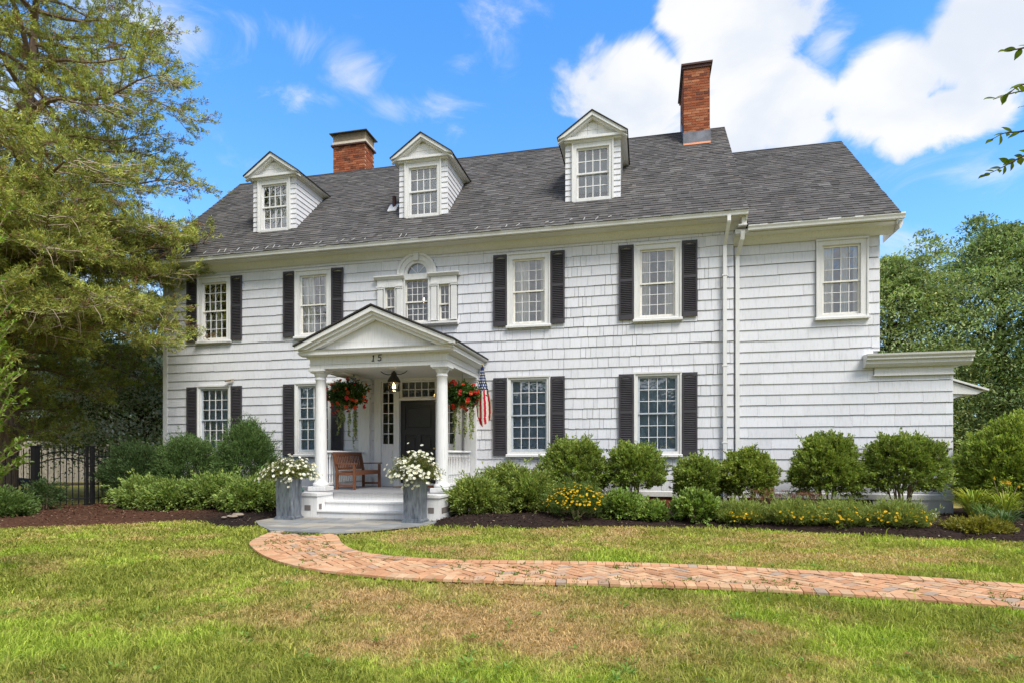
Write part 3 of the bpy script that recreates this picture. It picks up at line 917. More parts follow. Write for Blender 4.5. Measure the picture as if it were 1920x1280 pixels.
def window(cx, y, trim, g, zm, cols, rows_u, rows_l, sash_mat, gmat, parent=None, name='window', casing=True, sill=True, curtain=None):
    """trim=(x0,x1,z0,z1) and g=glass (x0,x1,z0,z1) relative to cx; zm = meeting rail height"""
    x0, x1, z0, z1 = trim; gx0, gx1, gz0, gz1 = g
    s = .045
    ox0, ox1, oz0, oz1 = gx0 - s, gx1 + s, gz0 - s, gz1 + s
    mb = MB()
    mb.box(cx + x0, cx + ox0, y - .045, y + .03, z0, z1); mb.box(cx + ox1, cx + x1, y - .045, y + .03, z0, z1)
    mb.box(cx + ox0, cx + ox1, y - .045, y + .03, oz1, z1); mb.box(cx + ox0, cx + ox1, y - .045, y + .03, z0, oz0)
    # back band
    e = .028
    mb.box(cx + x0 - .004, cx + x0 + e, y - .068, y - .046, z0, z1 - e); mb.box(cx + x1 - e, cx + x1 + .004, y - .068, y - .046, z0, z1 - e)
    mb.box(cx + x0 - .012, cx + x1 + .012, y - .075, y - .046, z1 - e + .001, z1 + .012)
    w = mb.build(name, M_TRIM, parent or house)
    if sill:
        mb = MB(); mb.prism([(y - .10, z0 - .012), (y + .02, z0 - .012), (y + .02, z0 + .05), (y - .0705, z0 + .05), (y - .10, z0 + .035)], 'x', cx + x0 - .03, cx + x1 + .03)
        mb.build('sill', M_TRIM, w)
    up = MB(); ring(up, cx + ox0 + .001, cx + ox1 - .001, zm - .018, oz1 - .001, s - .003, y + .005, y + .032, wb=.036)
    up.build('sash', sash_mat, w)
    lo = MB(); ring(lo, cx + ox0 + .001, cx + ox1 - .001, oz0 + .001, zm + .016, s - .003, y + .034, y + .062, wt=.03, wb=.06 if s else s)
    lo.build('sash', sash_mat, w)
    bars = MB()
    for (a0, a1, yy, rows) in ((zm + .018, gz1, y + .012, rows_u), (gz0 + .015, zm - .014, y + .042, rows_l)):
        pw = (gx1 - gx0) / cols; ph = (a1 - a0) / rows
        for i in range(1, cols): bars.box(cx + gx0 + i * pw - .008, cx + gx0 + i * pw + .008, yy, yy + .014, a0, a1)
        for j in range(1, rows):
            for i in range(cols): bars.box(cx + gx0 + i * pw + (.008 if i else 0), cx + gx0 + (i + 1) * pw - (.008 if i < cols - 1 else 0), yy + .001, yy + .013, a0 + j * ph - .008, a0 + j * ph + .008)
        for i in range(cols):
            for j in range(rows):
                pane_obj(pw + .002, ph + .002, w, cx + gx0 + (i + .5) * pw, yy + .018, a0 + (j + .5) * ph, gmat)
    bars.build('glazing_bars', M_PORCHW, w)
    def drape(xa, xb, za, zb, yy, amp=.022, fold=26, mat=M_CURT, nm='curtain', flare=0.0):
        n = max(8, int((xb - xa) * 160)); vs = []; fs = []
        for i in range(n + 1):
            t = i / n
            for k in range(9):
                u = k / 8
                xx = xa + (xb - xa) * t + flare * math.sin(u * math.pi) * (t - .5)
                vs.append((cx + xx, yy + amp * math.sin(t * (xb - xa) * fold * 2.2 + u * .6), zb - (zb - za) * u))
        for i in range(n):
            for k in range(8): fs.append((i * 9 + k, i * 9 + k + 1, (i + 1) * 9 + k + 1, (i + 1) * 9 + k))
        m = MB().add(vs, fs); return m.build(nm, mat, w, smooth=True)
    if curtain: curtain(drape, w)
    return w

TU = (-.535, .535, 4.47, 6.29); GU = (-.355, .355, 4.605, 6.105)
TL = (-.535, .535, 1.30, 3.27); GL = (-.405, .405, 1.465, 3.145)
def cur_u3(d, w): d(-.40, -.02, 4.5, 6.2, .20); d(.26, .42, 4.5, 6.2, .20)
def cur_u4(d, w): d(-.42, -.2, 4.5, 6.2, .20); d(.18, .42, 4.5, 6.2, .20)
def cur_u2(d, w): d(-.42, -.08, 4.5, 6.2, .20); d(.20, .42, 5.3, 6.2, .2)
def cur_u1(d, w): d(-.42, .02, 4.5, 6.2, .2)
def blind(d, w): d(-.44, .44, 1.44, 3.18, .13, .004, 3, M_COAT, 'roller_blind')
for x, c in zip(WIN_X, (cur_u1, cur_u2, cur_u3, cur_u4)):
    window(x, 0, TU, GU, 5.355, 4, 3, 3, M_SASH, M_GLASS, curtain=c)
    window(x, 0, TL, GL, 2.31, 4, 3, 3, M_SASHB, M_GLASS, curtain=blind)
def cur_w(d, w): d(-.40, -.12, 4.4, 6.0, .22); d(.05, .2, 4.4, 6.0, .3); d(.28, .42, 4.4, 6.0, .22)
window(9.98, WY, (-.52, .52, 4.32, 6.085), (-.35, .33, 4.465, 5.915), 5.16, 4, 3, 3, M_SASH, M_GLASS, curtain=cur_w)

# table lamp seen through a bedroom window
lamp = empty('table_lamp', (-2.78, .45, 3.78)); tag(lamp, 'white shaded table lamp inside the upper window left of the porch gable', 'lamp')
MB().lathe([(.16, .98), (.085, 1.22)], n=20).build('lamp_shade', M_CURT, lamp, smooth=True)
MB().lathe([(.09, .72), (.06, .75), (.03, .80), (.045, .9), (.015, .97), (.012, 1.0)], n=14).build('lamp_base', M_BRONZE, lamp, smooth=True)
tbl = empty('side_table', (-2.78, .45, 3.76)); tag(tbl, 'small dark side table under the lamp in the upper window', 'table')
MB().box(-.25, .25, -.2, .2, .70, .735).build('table_top', M_TEAK, tbl)
for a in (-.21, .21):
    for b in (-.16, .16): MB().box(a - .02, a + .02, b - .02, b + .02, 0, .698).build('leg', M_TEAK, tbl)

# ------------------------------------------------------------------ shutters
def shutter(h):
    mb = MB(); w = .345; s = .042
    mb.box(0, s, -.03, 0, 0, h); mb.box(w - s, w, -.03, 0, 0, h)
    mid = h * .53
    mb.box(s, w - s, -.03, 0, 0, .12); mb.box(s, w - s, -.03, 0, mid - .035, mid + .035); mb.box(s, w - s, -.008, 0, .12, mid - .035); mb.box(s, w - s, -.008, 0, mid + .035, h - .09)
    n = 10
    prof = [(s, h), (w - s, h)] + [(w - s - (w - 2 * s) * i / n, h - .085 + .03 * math.sin(math.pi * i / n)) for i in range(n + 1)]
    mb.prism(prof[::-1], 'y', -.03, 0)
    sl = MB()
    for a, b in ((.125, mid - .04), (mid + .04, h - .09)):
        k = int((b - a) / .042)
        for i in range(k):
            z = a + (i + .5) * (b - a) / k
            sl.obox((w / 2, -.0165, z), ((w - 2 * s) / 2 - .001, 0, 0), (0, .011, .011), (0, -.0022, .0022))
    return mb.mesh('shutter'), sl.mesh('louvre_slats')
for z0, h in ((4.52, 1.765), (1.33, 1.915)):
    fm, sm = shutter(h); fm.materials.append(M_SHUT); sm.materials.append(M_SHUT)
    for x in WIN_X:
        for xs in (x - .895, x + .55):
            o = bpy.data.objects.new('shutter', fm); o.location = (xs, -.033, z0); link(o, house)
            s = bpy.data.objects.new('louvre_slats', sm); link(s, o); tag(s, kind='stuff')

# ------------------------------------------------------------------ palladian window
def palladian():
    y = 0
    mb = MB()
    # casing of the middle light
    mb.box(PX - .41, PX - .325, -.05, .03, 4.742, 5.98); mb.box(PX + .325, PX + .41, -.05, .03, 4.742, 5.98)
    mb.box(PX - .325, PX + .325, -.05, .03, 5.85, 5.98)
    w = mb.build('palladian_window', M_TRIM, house)
    # arch: plate and stepped rings
    def arc(r0, r1, ya, yb, n=28, cz=5.98, nm='arch_moulding'):
        m = MB()
        for i in range(n):
            a0 = math.pi * i / n; a1 = math.pi * (i + 1) / n
            q = [(PX + r * math.cos(a), cz + r * math.sin(a)) for r, a in ((r0, a0), (r1, a0), (r1, a1), (r0, a1))]
            m.prism(q, 'y', ya, yb)
        return m.build(nm, M_TRIM, w)
    arc(.27, .345, -.04, .02); arc(.346, .47, -.062, .01); arc(.471, .535, -.085, .01)
    m = MB(); m.prism([(PX - .05, 6.30), (PX + .05, 6.30), (PX + .075, 6.49), (PX - .075, 6.49)], 'y', -.115, -.0); m.box(PX - .095, PX + .095, -.125, 0, 6.491, 6.525)
    m.build('keystone', M_TRIM, w)
    # fan light
    m = MB()
    n = 20
    pts = [(PX + .272 * math.cos(math.pi * i / n), 5.985 + .272 * math.sin(math.pi * i / n)) for i in range(n + 1)]
    m.prism(pts, 'y', .012, .016); m.build('fan_pane', M_GLASSD, w)
    m = MB(); m.prism(pts, 'y', .10, .11); m.build('fan_backing', M_COAT, w)
    m = MB()
    for a in (45, 90, 135): m.bar((PX + .03 * math.cos(math.radians(a)), .004, 5.985 + .03 * math.sin(math.radians(a))), (PX + .268 * math.cos(math.radians(a)), .004, 5.985 + .268 * math.sin(math.radians(a))), .014, .014, up=(0, 1, 0))
    m.build('fan_bars', M_PORCHW, w)
    # middle sash
    ww = window(PX, .0, (-.34, .34, 4.74, 5.849), (-.285, .285, 4.775, 5.80), 5.265, 4, 3, 3, M_SASH, M_GLASSD, name='window', sill=False)
    for sgn in (-1, 1):
        c = PX + sgn * .74
        w2 = window(c, .0, (-.165, .165, 4.742, 5.69), (-.1, .1, 4.78, 5.62), 5.17, 2, 2, 2, M_SASH, M_GLASSD, name='side_light', sill=False)
        m = MB()
        for dx in (-.265, .265):
            m.box(c + dx - .07, c + dx + .07, -.085, .0, 4.76, 5.62); m.box(c + dx - .085, c + dx + .085, -.10, .0, 5.621, 5.66); m.box(c + dx - .09, c + dx + .09, -.11, .0, 5.661, 5.70)
            m.box(c + dx - .085, c + dx + .085, -.10, .0, 4.742, 4.759)
        m.build('pilaster', M_TRIM, w)
        m = MB(); m.box(c - .345, c + .345, -.075, .01, 5.701, 5.86)
        m.prism([(0, 5.861), (-.10, 5.861), (-.13, 5.90), (-.155, 5.92), (-.155, 5.95), (0, 5.965)], 'x', c - .42, c + .42)
        m.build('entablature', M_TRIM, w)
    m = MB(); m.prism([(0, 4.62), (-.09, 4.62), (-.13, 4.66), (-.13, 4.70), (0, 4.74)], 'x', PX - 1.12, PX + 1.12)
    m.build('sill', M_TRIM, w)
palladian()
# lit chandelier in the stair hall behind it
ch = empty('chandelier', (PX, .9, 5.42)); tag(ch, 'lit candle chandelier glowing behind the arched window', 'chandelier')
mb = MB(); mb.tube([(0, 0, .0), (0, 0, 1.13)], .012, 6)
for k in range(5):
    a = k * 2 * math.pi / 5 + .4
    mb.tube([(0, 0, .05), (.1 * math.cos(a), .1 * math.sin(a), -.03), (.2 * math.cos(a), .2 * math.sin(a), .06)], .008, 5)
mb.build('arms', M_BRASS, ch)
for k in range(5):
    a = k * 2 * math.pi / 5 + .4
    MB().lathe([(.004, 0), (.018, .02), (.014, .045), (.003, .07)], (.2 * math.cos(a), .2 * math.sin(a), .07), 8).build('candle_bulb', M_CANDLE, ch, smooth=True)

# ------------------------------------------------------------------ cornice, gutter, roof
def cornice(xa, xb, y, zf, ze, gz, over):
    mb = MB(); mb.box(xa, xb, y - .03, y + .01, zf, gz - .11)
    mb.build('frieze_board', M_TRIM, house)
    mb = MB()
    mb.prism([(y - .031, gz - .30), (y - .10, gz - .235), (y - .16, gz - .145), (y - over + .12, gz - .125), (y - over + .12, gz - .03), (y + .0, gz - .03), (y + .0, gz - .11), (y - .031, gz - .112)], 'x', xa, xb)
    mb.build('cornice', M_TRIM, house)
def gutter(xa, xb, yf, gz):
    mb = MB()
    pr = [(yf + .118, gz - .115), (yf + .03, gz - .115), (yf + .022, gz - .075), (yf, gz - .035), (yf, gz), (yf + .01, gz), (yf + .01, gz - .03), (yf + .035, gz - .075), (yf + .04, gz - .10), (yf + .108, gz - .10), (yf + .108, gz), (yf + .118, gz)]
    mb.prism(pr, 'x', xa, xb)
    return mb.build('gutter', M_TRIM, house)
cornice(-HX - .12, HX + .12, 0, SID1, 6.74, 6.735, .5)
gutter(-HX - .22, HX + .24, -.515, 6.735)
cornice(HX + .0, 10.98, WY, 6.12, 6.42, 6.40, .45)
gutter(HX + .25, 11.06, -.42, 6.405)
# the eave return on the wing's gable corner
mb = MB(); mb.prism([(10.985, 6.10), (11.02, 6.13), (11.05, 6.20), (11.05, 6.28), (10.985, 6.28)], 'y', -.30, .6); mb.build('cornice_return', M_TRIM, house)

def roof(xa, xb, eave, ridge, thick=.10):
    rs = (ridge[1] - eave[1]) / (ridge[0] - eave[0])
    by = 2 * ridge[0] - eave[0]
    mb = MB()
    mb.prism([(eave[0], eave[1] - .02), (ridge[0], ridge[1] - .02), (by, eave[1] - .02), (by, eave[1] - .02 - thick), (ridge[0], ridge[1] - .02 - thick * 1.35), (eave[0], eave[1] - .02 - thick * .3)], 'x', xa, xb)
    r = mb.build('roof', M_ROOFEDGE, house)
    sd = Vector((0, ridge[0] - eave[0], ridge[1] - eave[1])); L = sd.length; sd.normalize(); nn = Vector((0, -sd.z, sd.y))
    expo = .128; rows = int(L / expo)
    rr = random.Random(int(xa * 10)); pieces = []
    pal = [(.110, .104, .102), (.094, .089, .088), (.128, .121, .118), (.103, .098, .096), (.144, .137, .132), (.118, .107, .101), (.082, .078, .077)]
    for k in range(rows + 1):
        x = xa - rr.random() * .2
        d0 = k * expo - .03
        while x < xb:
            w = rr.choice([.10, .14, .17, .2, .26, .33])
            a, b = max(x, xa), min(x + w, xb)
            if b - a > .02:
                c = rr.choices(pal, [.24, .2, .15, .2, .07, .09, .05])[0]
                lam = rr.random() < .45
                low = rr.uniform(-.012, .0)
                pieces.append((a + .001, b - .001, d0 + low, min(d0 + expo + .02, L), .011 if lam else .005, (lambda k_: tuple(v * k_ for v in c))(1 + rr.gauss(0, .10))))
            x += w
    o0 = Vector((0, eave[0], eave[1])) - nn * .012
    def put(mb, p, off):
        a, b, d0, d1, t, c = p
        q0 = o0 + sd * d0 + nn * (.013 + t); q1 = o0 + sd * d1 + nn * (.004 + t * .4); z0 = o0 + sd * d0; 
        P = [(a, q0), (b, q0), (b, q1), (a, q1), (a, z0), (b, z0)]
        vs = [Vector((x, v.y, v.z)) - off for x, v in P]
        mb.add(vs, [(0, 1, 2, 3), (4, 5, 1, 0), (4, 0, 3), (5, 2, 1)], c)
    order = sorted(range(len(pieces)), key=lambda i: -(pieces[i][1] - pieces[i][0]) / depth((pieces[i][0] + pieces[i][1]) / 2, eave[0] + sd.y * pieces[i][2]) ** 2)
    return r, pieces, put, order
r1, pc1, put1, or1 = roof(-HX - .24, HX + .24, EAVE, RIDGE)
r2, pc2, put2, or2 = roof(HX + .245, 10.97, (-.40, 6.425), (3.42, 9.88))
for r, pc, put, od, nb in ((r1, pc1, put1, or1, 150), (r2, pc2, put2, or2, 150)):
    for i in od[:nb]:
        mb = MB(); off = Vector((pc[i][0], 0, 0)); put(mb, pc[i], off)
        mb.build('roof_shingle', M_ROOF, r, colors=True, loc=(pc[i][0], 0, 0))
    mb = MB()
    for i in od[nb:]: put(mb, pc[i], Vector((0, 0, 0)))
    tag(mb.build('roof_shingles', M_ROOF, r, colors=True), kind='stuff')
# ridge caps
mb = MB()
for (xa, xb, ry, rz) in ((-HX - .24, HX + .24, RIDGE[0], RIDGE[1]), (HX + .25, 10.97, 3.42, 9.88)):
    mb.prism([(ry - .13, rz - .125), (ry, rz + .008), (ry + .13, rz - .125), (ry, rz - .02)], 'x', xa, xb)
mb.build('ridge_cap', M_ROOFEDGE, house)
# rake boards at the right gable ends
mb = MB()
for (x, e, rd) in ((HX + .20, EAVE, RIDGE), (-HX - .23, EAVE, RIDGE), (10.93, (-.40, 6.425), (3.42, 9.88))):
    mb.prism([(e[0] + .02, e[1] - .06), (rd[0], rd[1] - .15), (rd[0], rd[1] - .34), (e[0] + .1, e[1] - .22)], 'x', x, x + .03)
mb.build('rake_board', M_TRIM, house)
# heat cable clips along the eave
clip = MB().obox((0, 0, 0), (.055, .0, .0), (0, .004, .002), (0, -.004, .006)).mesh('roof_clip'); clip.materials.append(M_PORCHW)
rr = random.Random(5); x = -7.6
while x < 5.5:
    o = bpy.data.objects.new('roof_clip', clip); o.location = (x, -.43 + rr.uniform(-.01, .03), 6.845 + rr.uniform(-.02, .02)); o.rotation_euler = (0, rr.uniform(-1.1, -.2), rr.uniform(.2, .9)); link(o, house)
    x += rr.choice([.13, .2, .3, .45, .7])

# boxed end of the main cornice
mb = MB(); mb.box(HX + .121, HX + .222, -.375, .05, 6.44, 6.70); mb.box(HX + .05, HX + .235, -.385, .05, 6.415, 6.439); mb.build('cornice_return', M_TRIM, house)
# downspouts
mb = MB()
mb.bar((7.56, -.46, 6.63), (7.56, -.46, 6.50), .075, .06, up=(0, 1, 0)); mb.bar((7.56, -.46, 6.50), (7.52, -.075, 6.10), .075, .06, up=(0, 1, 0)); mb.bar((7.52, -.075, 6.12), (7.52, -.075, .25), .08, .065, up=(0, 1, 0))
for z in (3.35, 5.4, 1.6): mb.box(7.46, 7.58, -.115, -.03, z, z + .03)
mb.build('downspout', M_PORCHW, house)
mb = MB()
mb.bar((7.86, -.36, 6.30), (7.86, -.30, 6.12), .085, .07, up=(0, 1, 0)); mb.bar((7.86, -.30, 6.14), (7.80, .0, 5.86), .085, .07, up=(0, 1, 0)); mb.bar((7.80, .0, 5.9), (7.80, .0, .25), .085, .07, up=(0, 1, 0))
mb.build('downspout', M_PORCHW, house)
# flat roofed extension: cornice, frieze, roof deck
mb = MB()
mb.box(10.62, 12.13, WY - .05, WY + .01, 3.08, 3.235); mb.box(10.60, 12.15, WY - .075, WY + .01, 3.05, 3.079)
mb.prism([(WY + .01, 3.236), (WY - .13, 3.236), (WY - .20, 3.30), (WY - .20, 3.36), (WY - .26, 3.385), (WY - .26, 3.42), (WY - .30, 3.46), (WY - .31, 3.50), (WY + .01, 3.51)], 'x', 10.40, 12.42)
mb.build('cornice', M_TRIM, house)
mb = MB(); mb.box(10.72, 12.38, WY + .015, 4.2, 3.255, 3.50); mb.build('flat_roof', M_TRIM, house)
mb = MB()   # little hood over the side door
mb.prism([(12.12, 2.74), (13.02, 2.70), (13.14, 2.76), (12.12, 3.16)], 'y', 1.0, 2.2); mb.prism([(12.12, 3.165), (13.24, 2.77), (13.24, 2.81), (12.12, 3.21)], 'y', .95, 2.25)
mb.prism([(12.12, 2.50), (12.55, 2.60), (12.80, 2.70), (12.12, 2.735)], 'y', 1.05, 1.15)
mb.build('door_hood', M_TRIM, house)
# flood light over the left window
mb = MB(); mb.obox((-5.49, -.10, 3.40), (.10, 0, .01), (0, .06, .02), (0, -.008, .02)); mb.build('flood_light', simple('floodlight_tan', (.32, .25, .17), rough=.5), house)
# vent pipe
vx = aty(738, 367, .9)
mb = MB(); yv = .95; zv = EAVE[1] + RS * (yv - EAVE[0]); mb.lathe([(.055, -.1), (.055, .32)], (vx[0], yv, zv), 12); mb.build('vent_pipe', M_PIPE, house)
mb = MB(); mb.prism([(yv - .16, zv - .145), (yv + .12, zv + .13), (yv + .10, zv + .155), (yv, zv + .08), (yv - .16, zv - .12)], 'x', vx[0] - .14, vx[0] + .12); mb.build('pipe_flashing', M_PORCHW, house)

# ------------------------------------------------------------------ dormers
def dormer(cx):
    yf = .43; hw = .67
    zr = lambda y: EAVE[1] + RS * (y - EAVE[0])
    yr = lambda z: (z - EAVE[1]) / RS + EAVE[0]
    zb, zt = zr(yf) - .03, 9.12
    mb = MB()
    # body: front panel with an opening and two cheeks
    for (a, b, c, d) in rects_minus([(cx - hw + .01, cx + hw - .01, zb, zt)], [(cx - .41, cx + .41, 7.66, 8.95)]): mb.box(a, b, yf, yf + .08, c, d)
    for s in (-1, 1):
        x0 = cx + s * hw - .01 * s; x1 = x0 - s * .06
        mb.prism([(yf + .081, zr(yf + .081) - .05), (yf + .081, zt), (yr(zt) + .1, zt)], 'x', min(x0, x1), max(x0, x1))
    mb.box(cx - .5, cx + .5, 1.25, 1.3, 7.6, 9.1)
    d = mb.build('dormer', M_TRIM, house)
    # shingle courses
    z = zb + .02; k = 0; ex = .1395
    while z < 9.02:
        z1 = min(z + ex, 9.08)
        for s in (-1, 1):
            m = MB(); xa, xb = sorted((cx + s * .512, cx + s * (hw + .012)))
            c = random.uniform(.95, 1.02); c = (c, c, c)
            m.add([(xa, yf - .024, z), (xb, yf - .024, z), (xb, yf, z), (xa, yf, z), (xa, yf - .006, z1), (xb, yf - .006, z1), (xb, yf, z1), (xa, yf, z1)], [(0, 3, 2, 1), (4, 5, 6, 7), (0, 1, 5, 4), (1, 2, 6, 5), (2, 3, 7, 6), (3, 0, 4, 7)], c)
            m.build('shingle_course', M_SHINGLE, d, colors=True)
            m = MB(); xo = cx + s * (hw - .01); ye = yr(z1) + .12
            o0, o1 = xo + s * .026, xo + s * .008
            m.add([(o0, yf + .001, z), (xo, yf + .001, z), (xo, ye, z), (o0, ye, z), (o1, yf + .001, z1), (xo, yf + .001, z1), (xo, ye, z1), (o1, ye, z1)], [(0, 1, 2, 3), (4, 7, 6, 5), (0, 4, 5, 1), (1, 5, 6, 2), (2, 6, 7, 3), (3, 7, 4, 0)], c)
            m.build('shingle_course', M_SHINGLE, d, colors=True)
        z = z1; k += 1
    # window
    m = MB(); 
    ox, oz0, oz1 = .40, 7.67, 8.935
    m.box(cx - .51, cx - ox, yf - .05, yf + .02, 7.60, 9.09); m.box(cx + ox, cx + .51, yf - .05, yf + .02, 7.60, 9.09)
    m.box(cx - ox, cx + ox, yf - .05, yf + .02, oz1, 9.09); m.box(cx - ox, cx + ox, yf - .06, yf + .02, 7.60, oz0)
    m.box(cx - .515, cx - .475, yf - .072, yf - .051, 7.61, 9.05); m.box(cx + .475, cx + .515, yf - .072, yf - .051, 7.61, 9.05); m.box(cx - .515, cx + .515, yf - .074, yf - .051, 9.051, 9.10)
    m.build('window_frame', M_TRIM, d)
    gx0, gx1, gz0, gz1, zm = -.355, .355, 7.72, 8.885, 8.31
    m = MB(); ring(m, cx - ox + .001, cx + ox - .001, zm - .02, oz1 - .001, .042, yf + .0, yf + .03, wb=.04); m.build('sash', M_PORCHW, d)
    m = MB(); ring(m, cx - ox + .001, cx + ox - .001, oz0 + .001, zm + .018, .042, yf + .032, yf + .06, wt=.036, wb=.05); m.build('sash', M_PORCHW, d)
    bars = MB(); pw = (gx1 - gx0) / 4
    for (a0, a1, yy) in ((zm + .02, gz1 + .005, yf + .008), (gz0, zm - .018, yf + .04)):
        ph = (a1 - a0) / 2
        for i in range(1, 4): bars.box(cx + gx0 + i * pw - .011, cx + gx0 + i * pw + .011, yy, yy + .014, a0, a1)
        for i in range(4): bars.box(cx + gx0 + i * pw + (.011 if i else 0), cx + gx0 + (i + 1) * pw - (.011 if i < 3 else 0), yy + .001, yy + .013, a0 + ph - .011, a0 + ph + .011)
        for i in range(4):
            for j in range(2): pane_obj(pw + .004, ph + .004, d, cx + gx0 + (i + .5) * pw, yy + .018, a0 + (j + .5) * ph, M_GLASS)
    bars.build('glazing_bars', M_PORCHW, d)
    m = MB().box(cx - .42, cx + .42, yf + .30, yf + .31, 7.66, 8.95); m.build('roller_blind', M_SHADE, d)
    # pediment: horizontal cornice, tympanum, raking boards, roof
    za, ze, hw2 = 9.755, 9.18, .845
    sl = (za - ze) / hw2
    m = MB(); m.box(cx - .76, cx + .76, yf - .15, yf + .01, 9.115, 9.175); m.box(cx - .70, cx + .70, yf - .09, yf + .01, 9.075, 9.114)
    # cornice running back along the cheeks
    for s in (-1, 1):
        xa, xb = sorted((cx + s * .66, cx + s * .76)); m.box(xa, xb, yf + .011, yr(9.1) + .15, 9.115, 9.175)
        xa, xb = sorted((cx + s * .66, cx + s * .70)); m.box(xa, xb, yf + .011, yr(9.1) + .1, 9.075, 9.114)
    m.build('cornice', M_TRIM, d)
    t = MB(); t.prism([(cx - .70, 9.176), (cx + .70, 9.176), (cx, za - .12)], 'y', yf - .03, yf + .05); t.build('tympanum', M_TRIM, d)
    for zz0, zz1 in ((9.19, 9.345), (9.347, 9.52)):
        xw0 = (za - .15 - zz0) / sl; xw1 = max(.05, (za - .15 - zz1) / sl)
        n = 1 if cx < 2 else (5 if zz0 < 9.3 else 3)
        for i in range(n):
            f0, f1 = -1 + 2 * i / n, -1 + 2 * (i + 1) / n
            q = MB(); g = .003
            q.prism([(cx + f0 * xw0 + g, zz0), (cx + f1 * xw0 - g, zz0), (cx + max(-xw1, min(xw1, f1 * xw0)) - g, zz1), (cx + max(-xw1, min(xw1, f0 * xw0)) + g, zz1)], 'y', yf - .05 - (.008 if zz0 > 9.3 else 0), yf - .031)
            q.build('gable_shingle', M_PORCHW, d)
    for (dz0, dz1, y0, y1) in ((.02, .115, yf - .21, yf - .10), (.10, .165, yf - .16, yf - .052)):
        q = MB()
        xb = (za - dz1 - 9.176) / sl
        q.prism([(cx - hw2, ze - dz0), (cx, za - dz0), (cx + hw2, ze - dz0), (cx + hw2, max(9.1765, ze - dz0 - .05) if False else ze - dz0 - .03), (cx + xb, 9.177), (cx, za - dz1), (cx - xb, 9.177), (cx - hw2, ze - dz0 - .03)], 'y', y0, y1)
        q.build('raking_cornice', M_TRIM, d)
    q = MB()
    yb = yr(za) + .25
    q.prism([(cx - hw2 - .02, ze - .01), (cx, za + .012), (cx + hw2 + .02, ze - .01), (cx + hw2 + .02, ze - .035), (cx, za - .016), (cx - hw2 - .02, ze - .035)], 'y', yf - .235, yb)
    q.build('dormer_roof', M_ROOFEDGE, d)
    for s in (-1, 1):   # fascia under the eaves running back
        xa, xb2 = sorted((cx + s * .762, cx + s * .83)); q = MB(); q.box(xa, xb2, yf - .09, yr(9.1) + .2, 9.12, 9.155)
        q.build('eave_board', M_TRIM, d)
for cx in (-4.43, .02, 4.48): dormer(cx)

# ------------------------------------------------------------------ chimneys
def chimney(x0, x1, y0, y1, z0, z1, faces, nind, lead=None):
    mb = MB(); e = .012
    mb.box(x0 + e, x1 - e, y0 + e, y1 - e, z0, z1 - .02)
    c = mb.build('chimney', M_MORTAR, house)
    rest = MB(); bl, bh, j = .200, .060, .013
    pal = [(.36, .115, .055), (.30, .088, .042), (.42, .15, .075), (.24, .075, .04), (.16, .06, .042), (.46, .19, .10)]
    k = 0; z = z0 + .01; row = 0
    while z + bh < z1:
        for f in ('front', 'back', 'left', 'right'):
            horizontal = f in ('front', 'back')
            a, b = (x0, x1) if horizontal else (y0 + .101, y1 - .101)
            t = a - (bl * .5 if row % 2 else 0)
            while t < b - .02:
                p, q = max(t, a), min(t + bl, b)
                if q - p > .03:
                    col = tuple(np.array(random.choices(pal, [.3, .25, .15, .15, .09, .06])[0]) * random.uniform(.85, 1.15))
                    pr = random.uniform(-.003, .004)
                    if f == 'front': B = (p, q, y0 - pr, y0 + .1)
                    elif f == 'back': B = (p, q, y1 - .1, y1 + pr)
                    elif f == 'left': B = (x0 - pr, x0 + .1, p, q)
                    else: B = (x1 - .1, x1 + pr, p, q)
                    if f in faces and k < nind:
                        m = MB().box(0, B[1] - B[0], 0, B[3] - B[2], 0, bh, col); m.build('brick', M_BRICK, c, colors=True, loc=(B[0], B[2], z)); k += 1
                    else: rest.box(B[0], B[1], B[2], B[3], z, z + bh, col)
                t = (q if q - p > .03 else t + bl) + j
        z += bh + j; row += 1
    tag(rest.build('bricks', M_BRICK, c, colors=True), kind='stuff')
    return c
cR = chimney(6.79, 7.48, 2.77, 4.45, 9.3, 12.10, ('front',), 130)
mb = MB(); mb.box(6.72, 7.55, 2.70, 4.52, 12.101, 12.15); mb.box(6.755, 7.515, 2.735, 4.485, 12.02, 12.10); mb.build('cap', M_BRICK if False else M_PIPE, cR)
mb = MB(); mb.box(6.775, 7.495, 2.745, 2.80, 9.85, 10.26); mb.prism([(2.78, 9.9), (4.46, 9.9), (4.46, 10.75), (3.5, 10.95), (2.78, 10.26)], 'x', 6.765, 6.79); mb.prism([(2.78, 9.9), (4.46, 9.9), (4.46, 10.75), (3.5, 10.95), (2.78, 10.26)], 'x', 7.48, 7.505); mb.build('lead_flashing', M_LEAD, cR)
mb = MB(); mb.obox((7.135, 2.715, 9.915), (.36, 0, 0), (0, .07, .069), (0, -.006, .006)); mb.build('copper_flashing', M_COPPER, cR)
cL = chimney(-4.62, -3.44, 3.92, 4.58, 10.1, 11.80, ('front', 'right'), 165)
mb = MB(); mb.box(-4.68, -3.38, 3.86, 4.64, 11.78, 11.83); mb.build('corbel', M_PIPE, cL)
mb = MB(); mb.box(-4.64, -3.42, 3.90, 4.60, 11.831, 11.93); mb.build('mortar_cap', simple('mortar_wash', (.55, .49, .40), rough=.9), cL)
mb = MB()
for i in range(42):
    x = -4.62 + i * (1.18 / 41); mb.box(x - .005, x + .005, 3.915, 3.925, 11.931, 12.19); mb.box(x - .005, x + .005, 4.575, 4.585, 11.931, 12.19)
for i in range(24):
    y = 3.94 + i * .027; mb.box(-4.63, -4.62, y - .004, y + .004, 11.931, 12.19); mb.box(-3.44, -3.43, y - .004, y + .004, 11.931, 12.19)
mb.build('spark_screen', simple('screen_steel', (.44, .35, .24), rough=.6, metal=.4), cL)
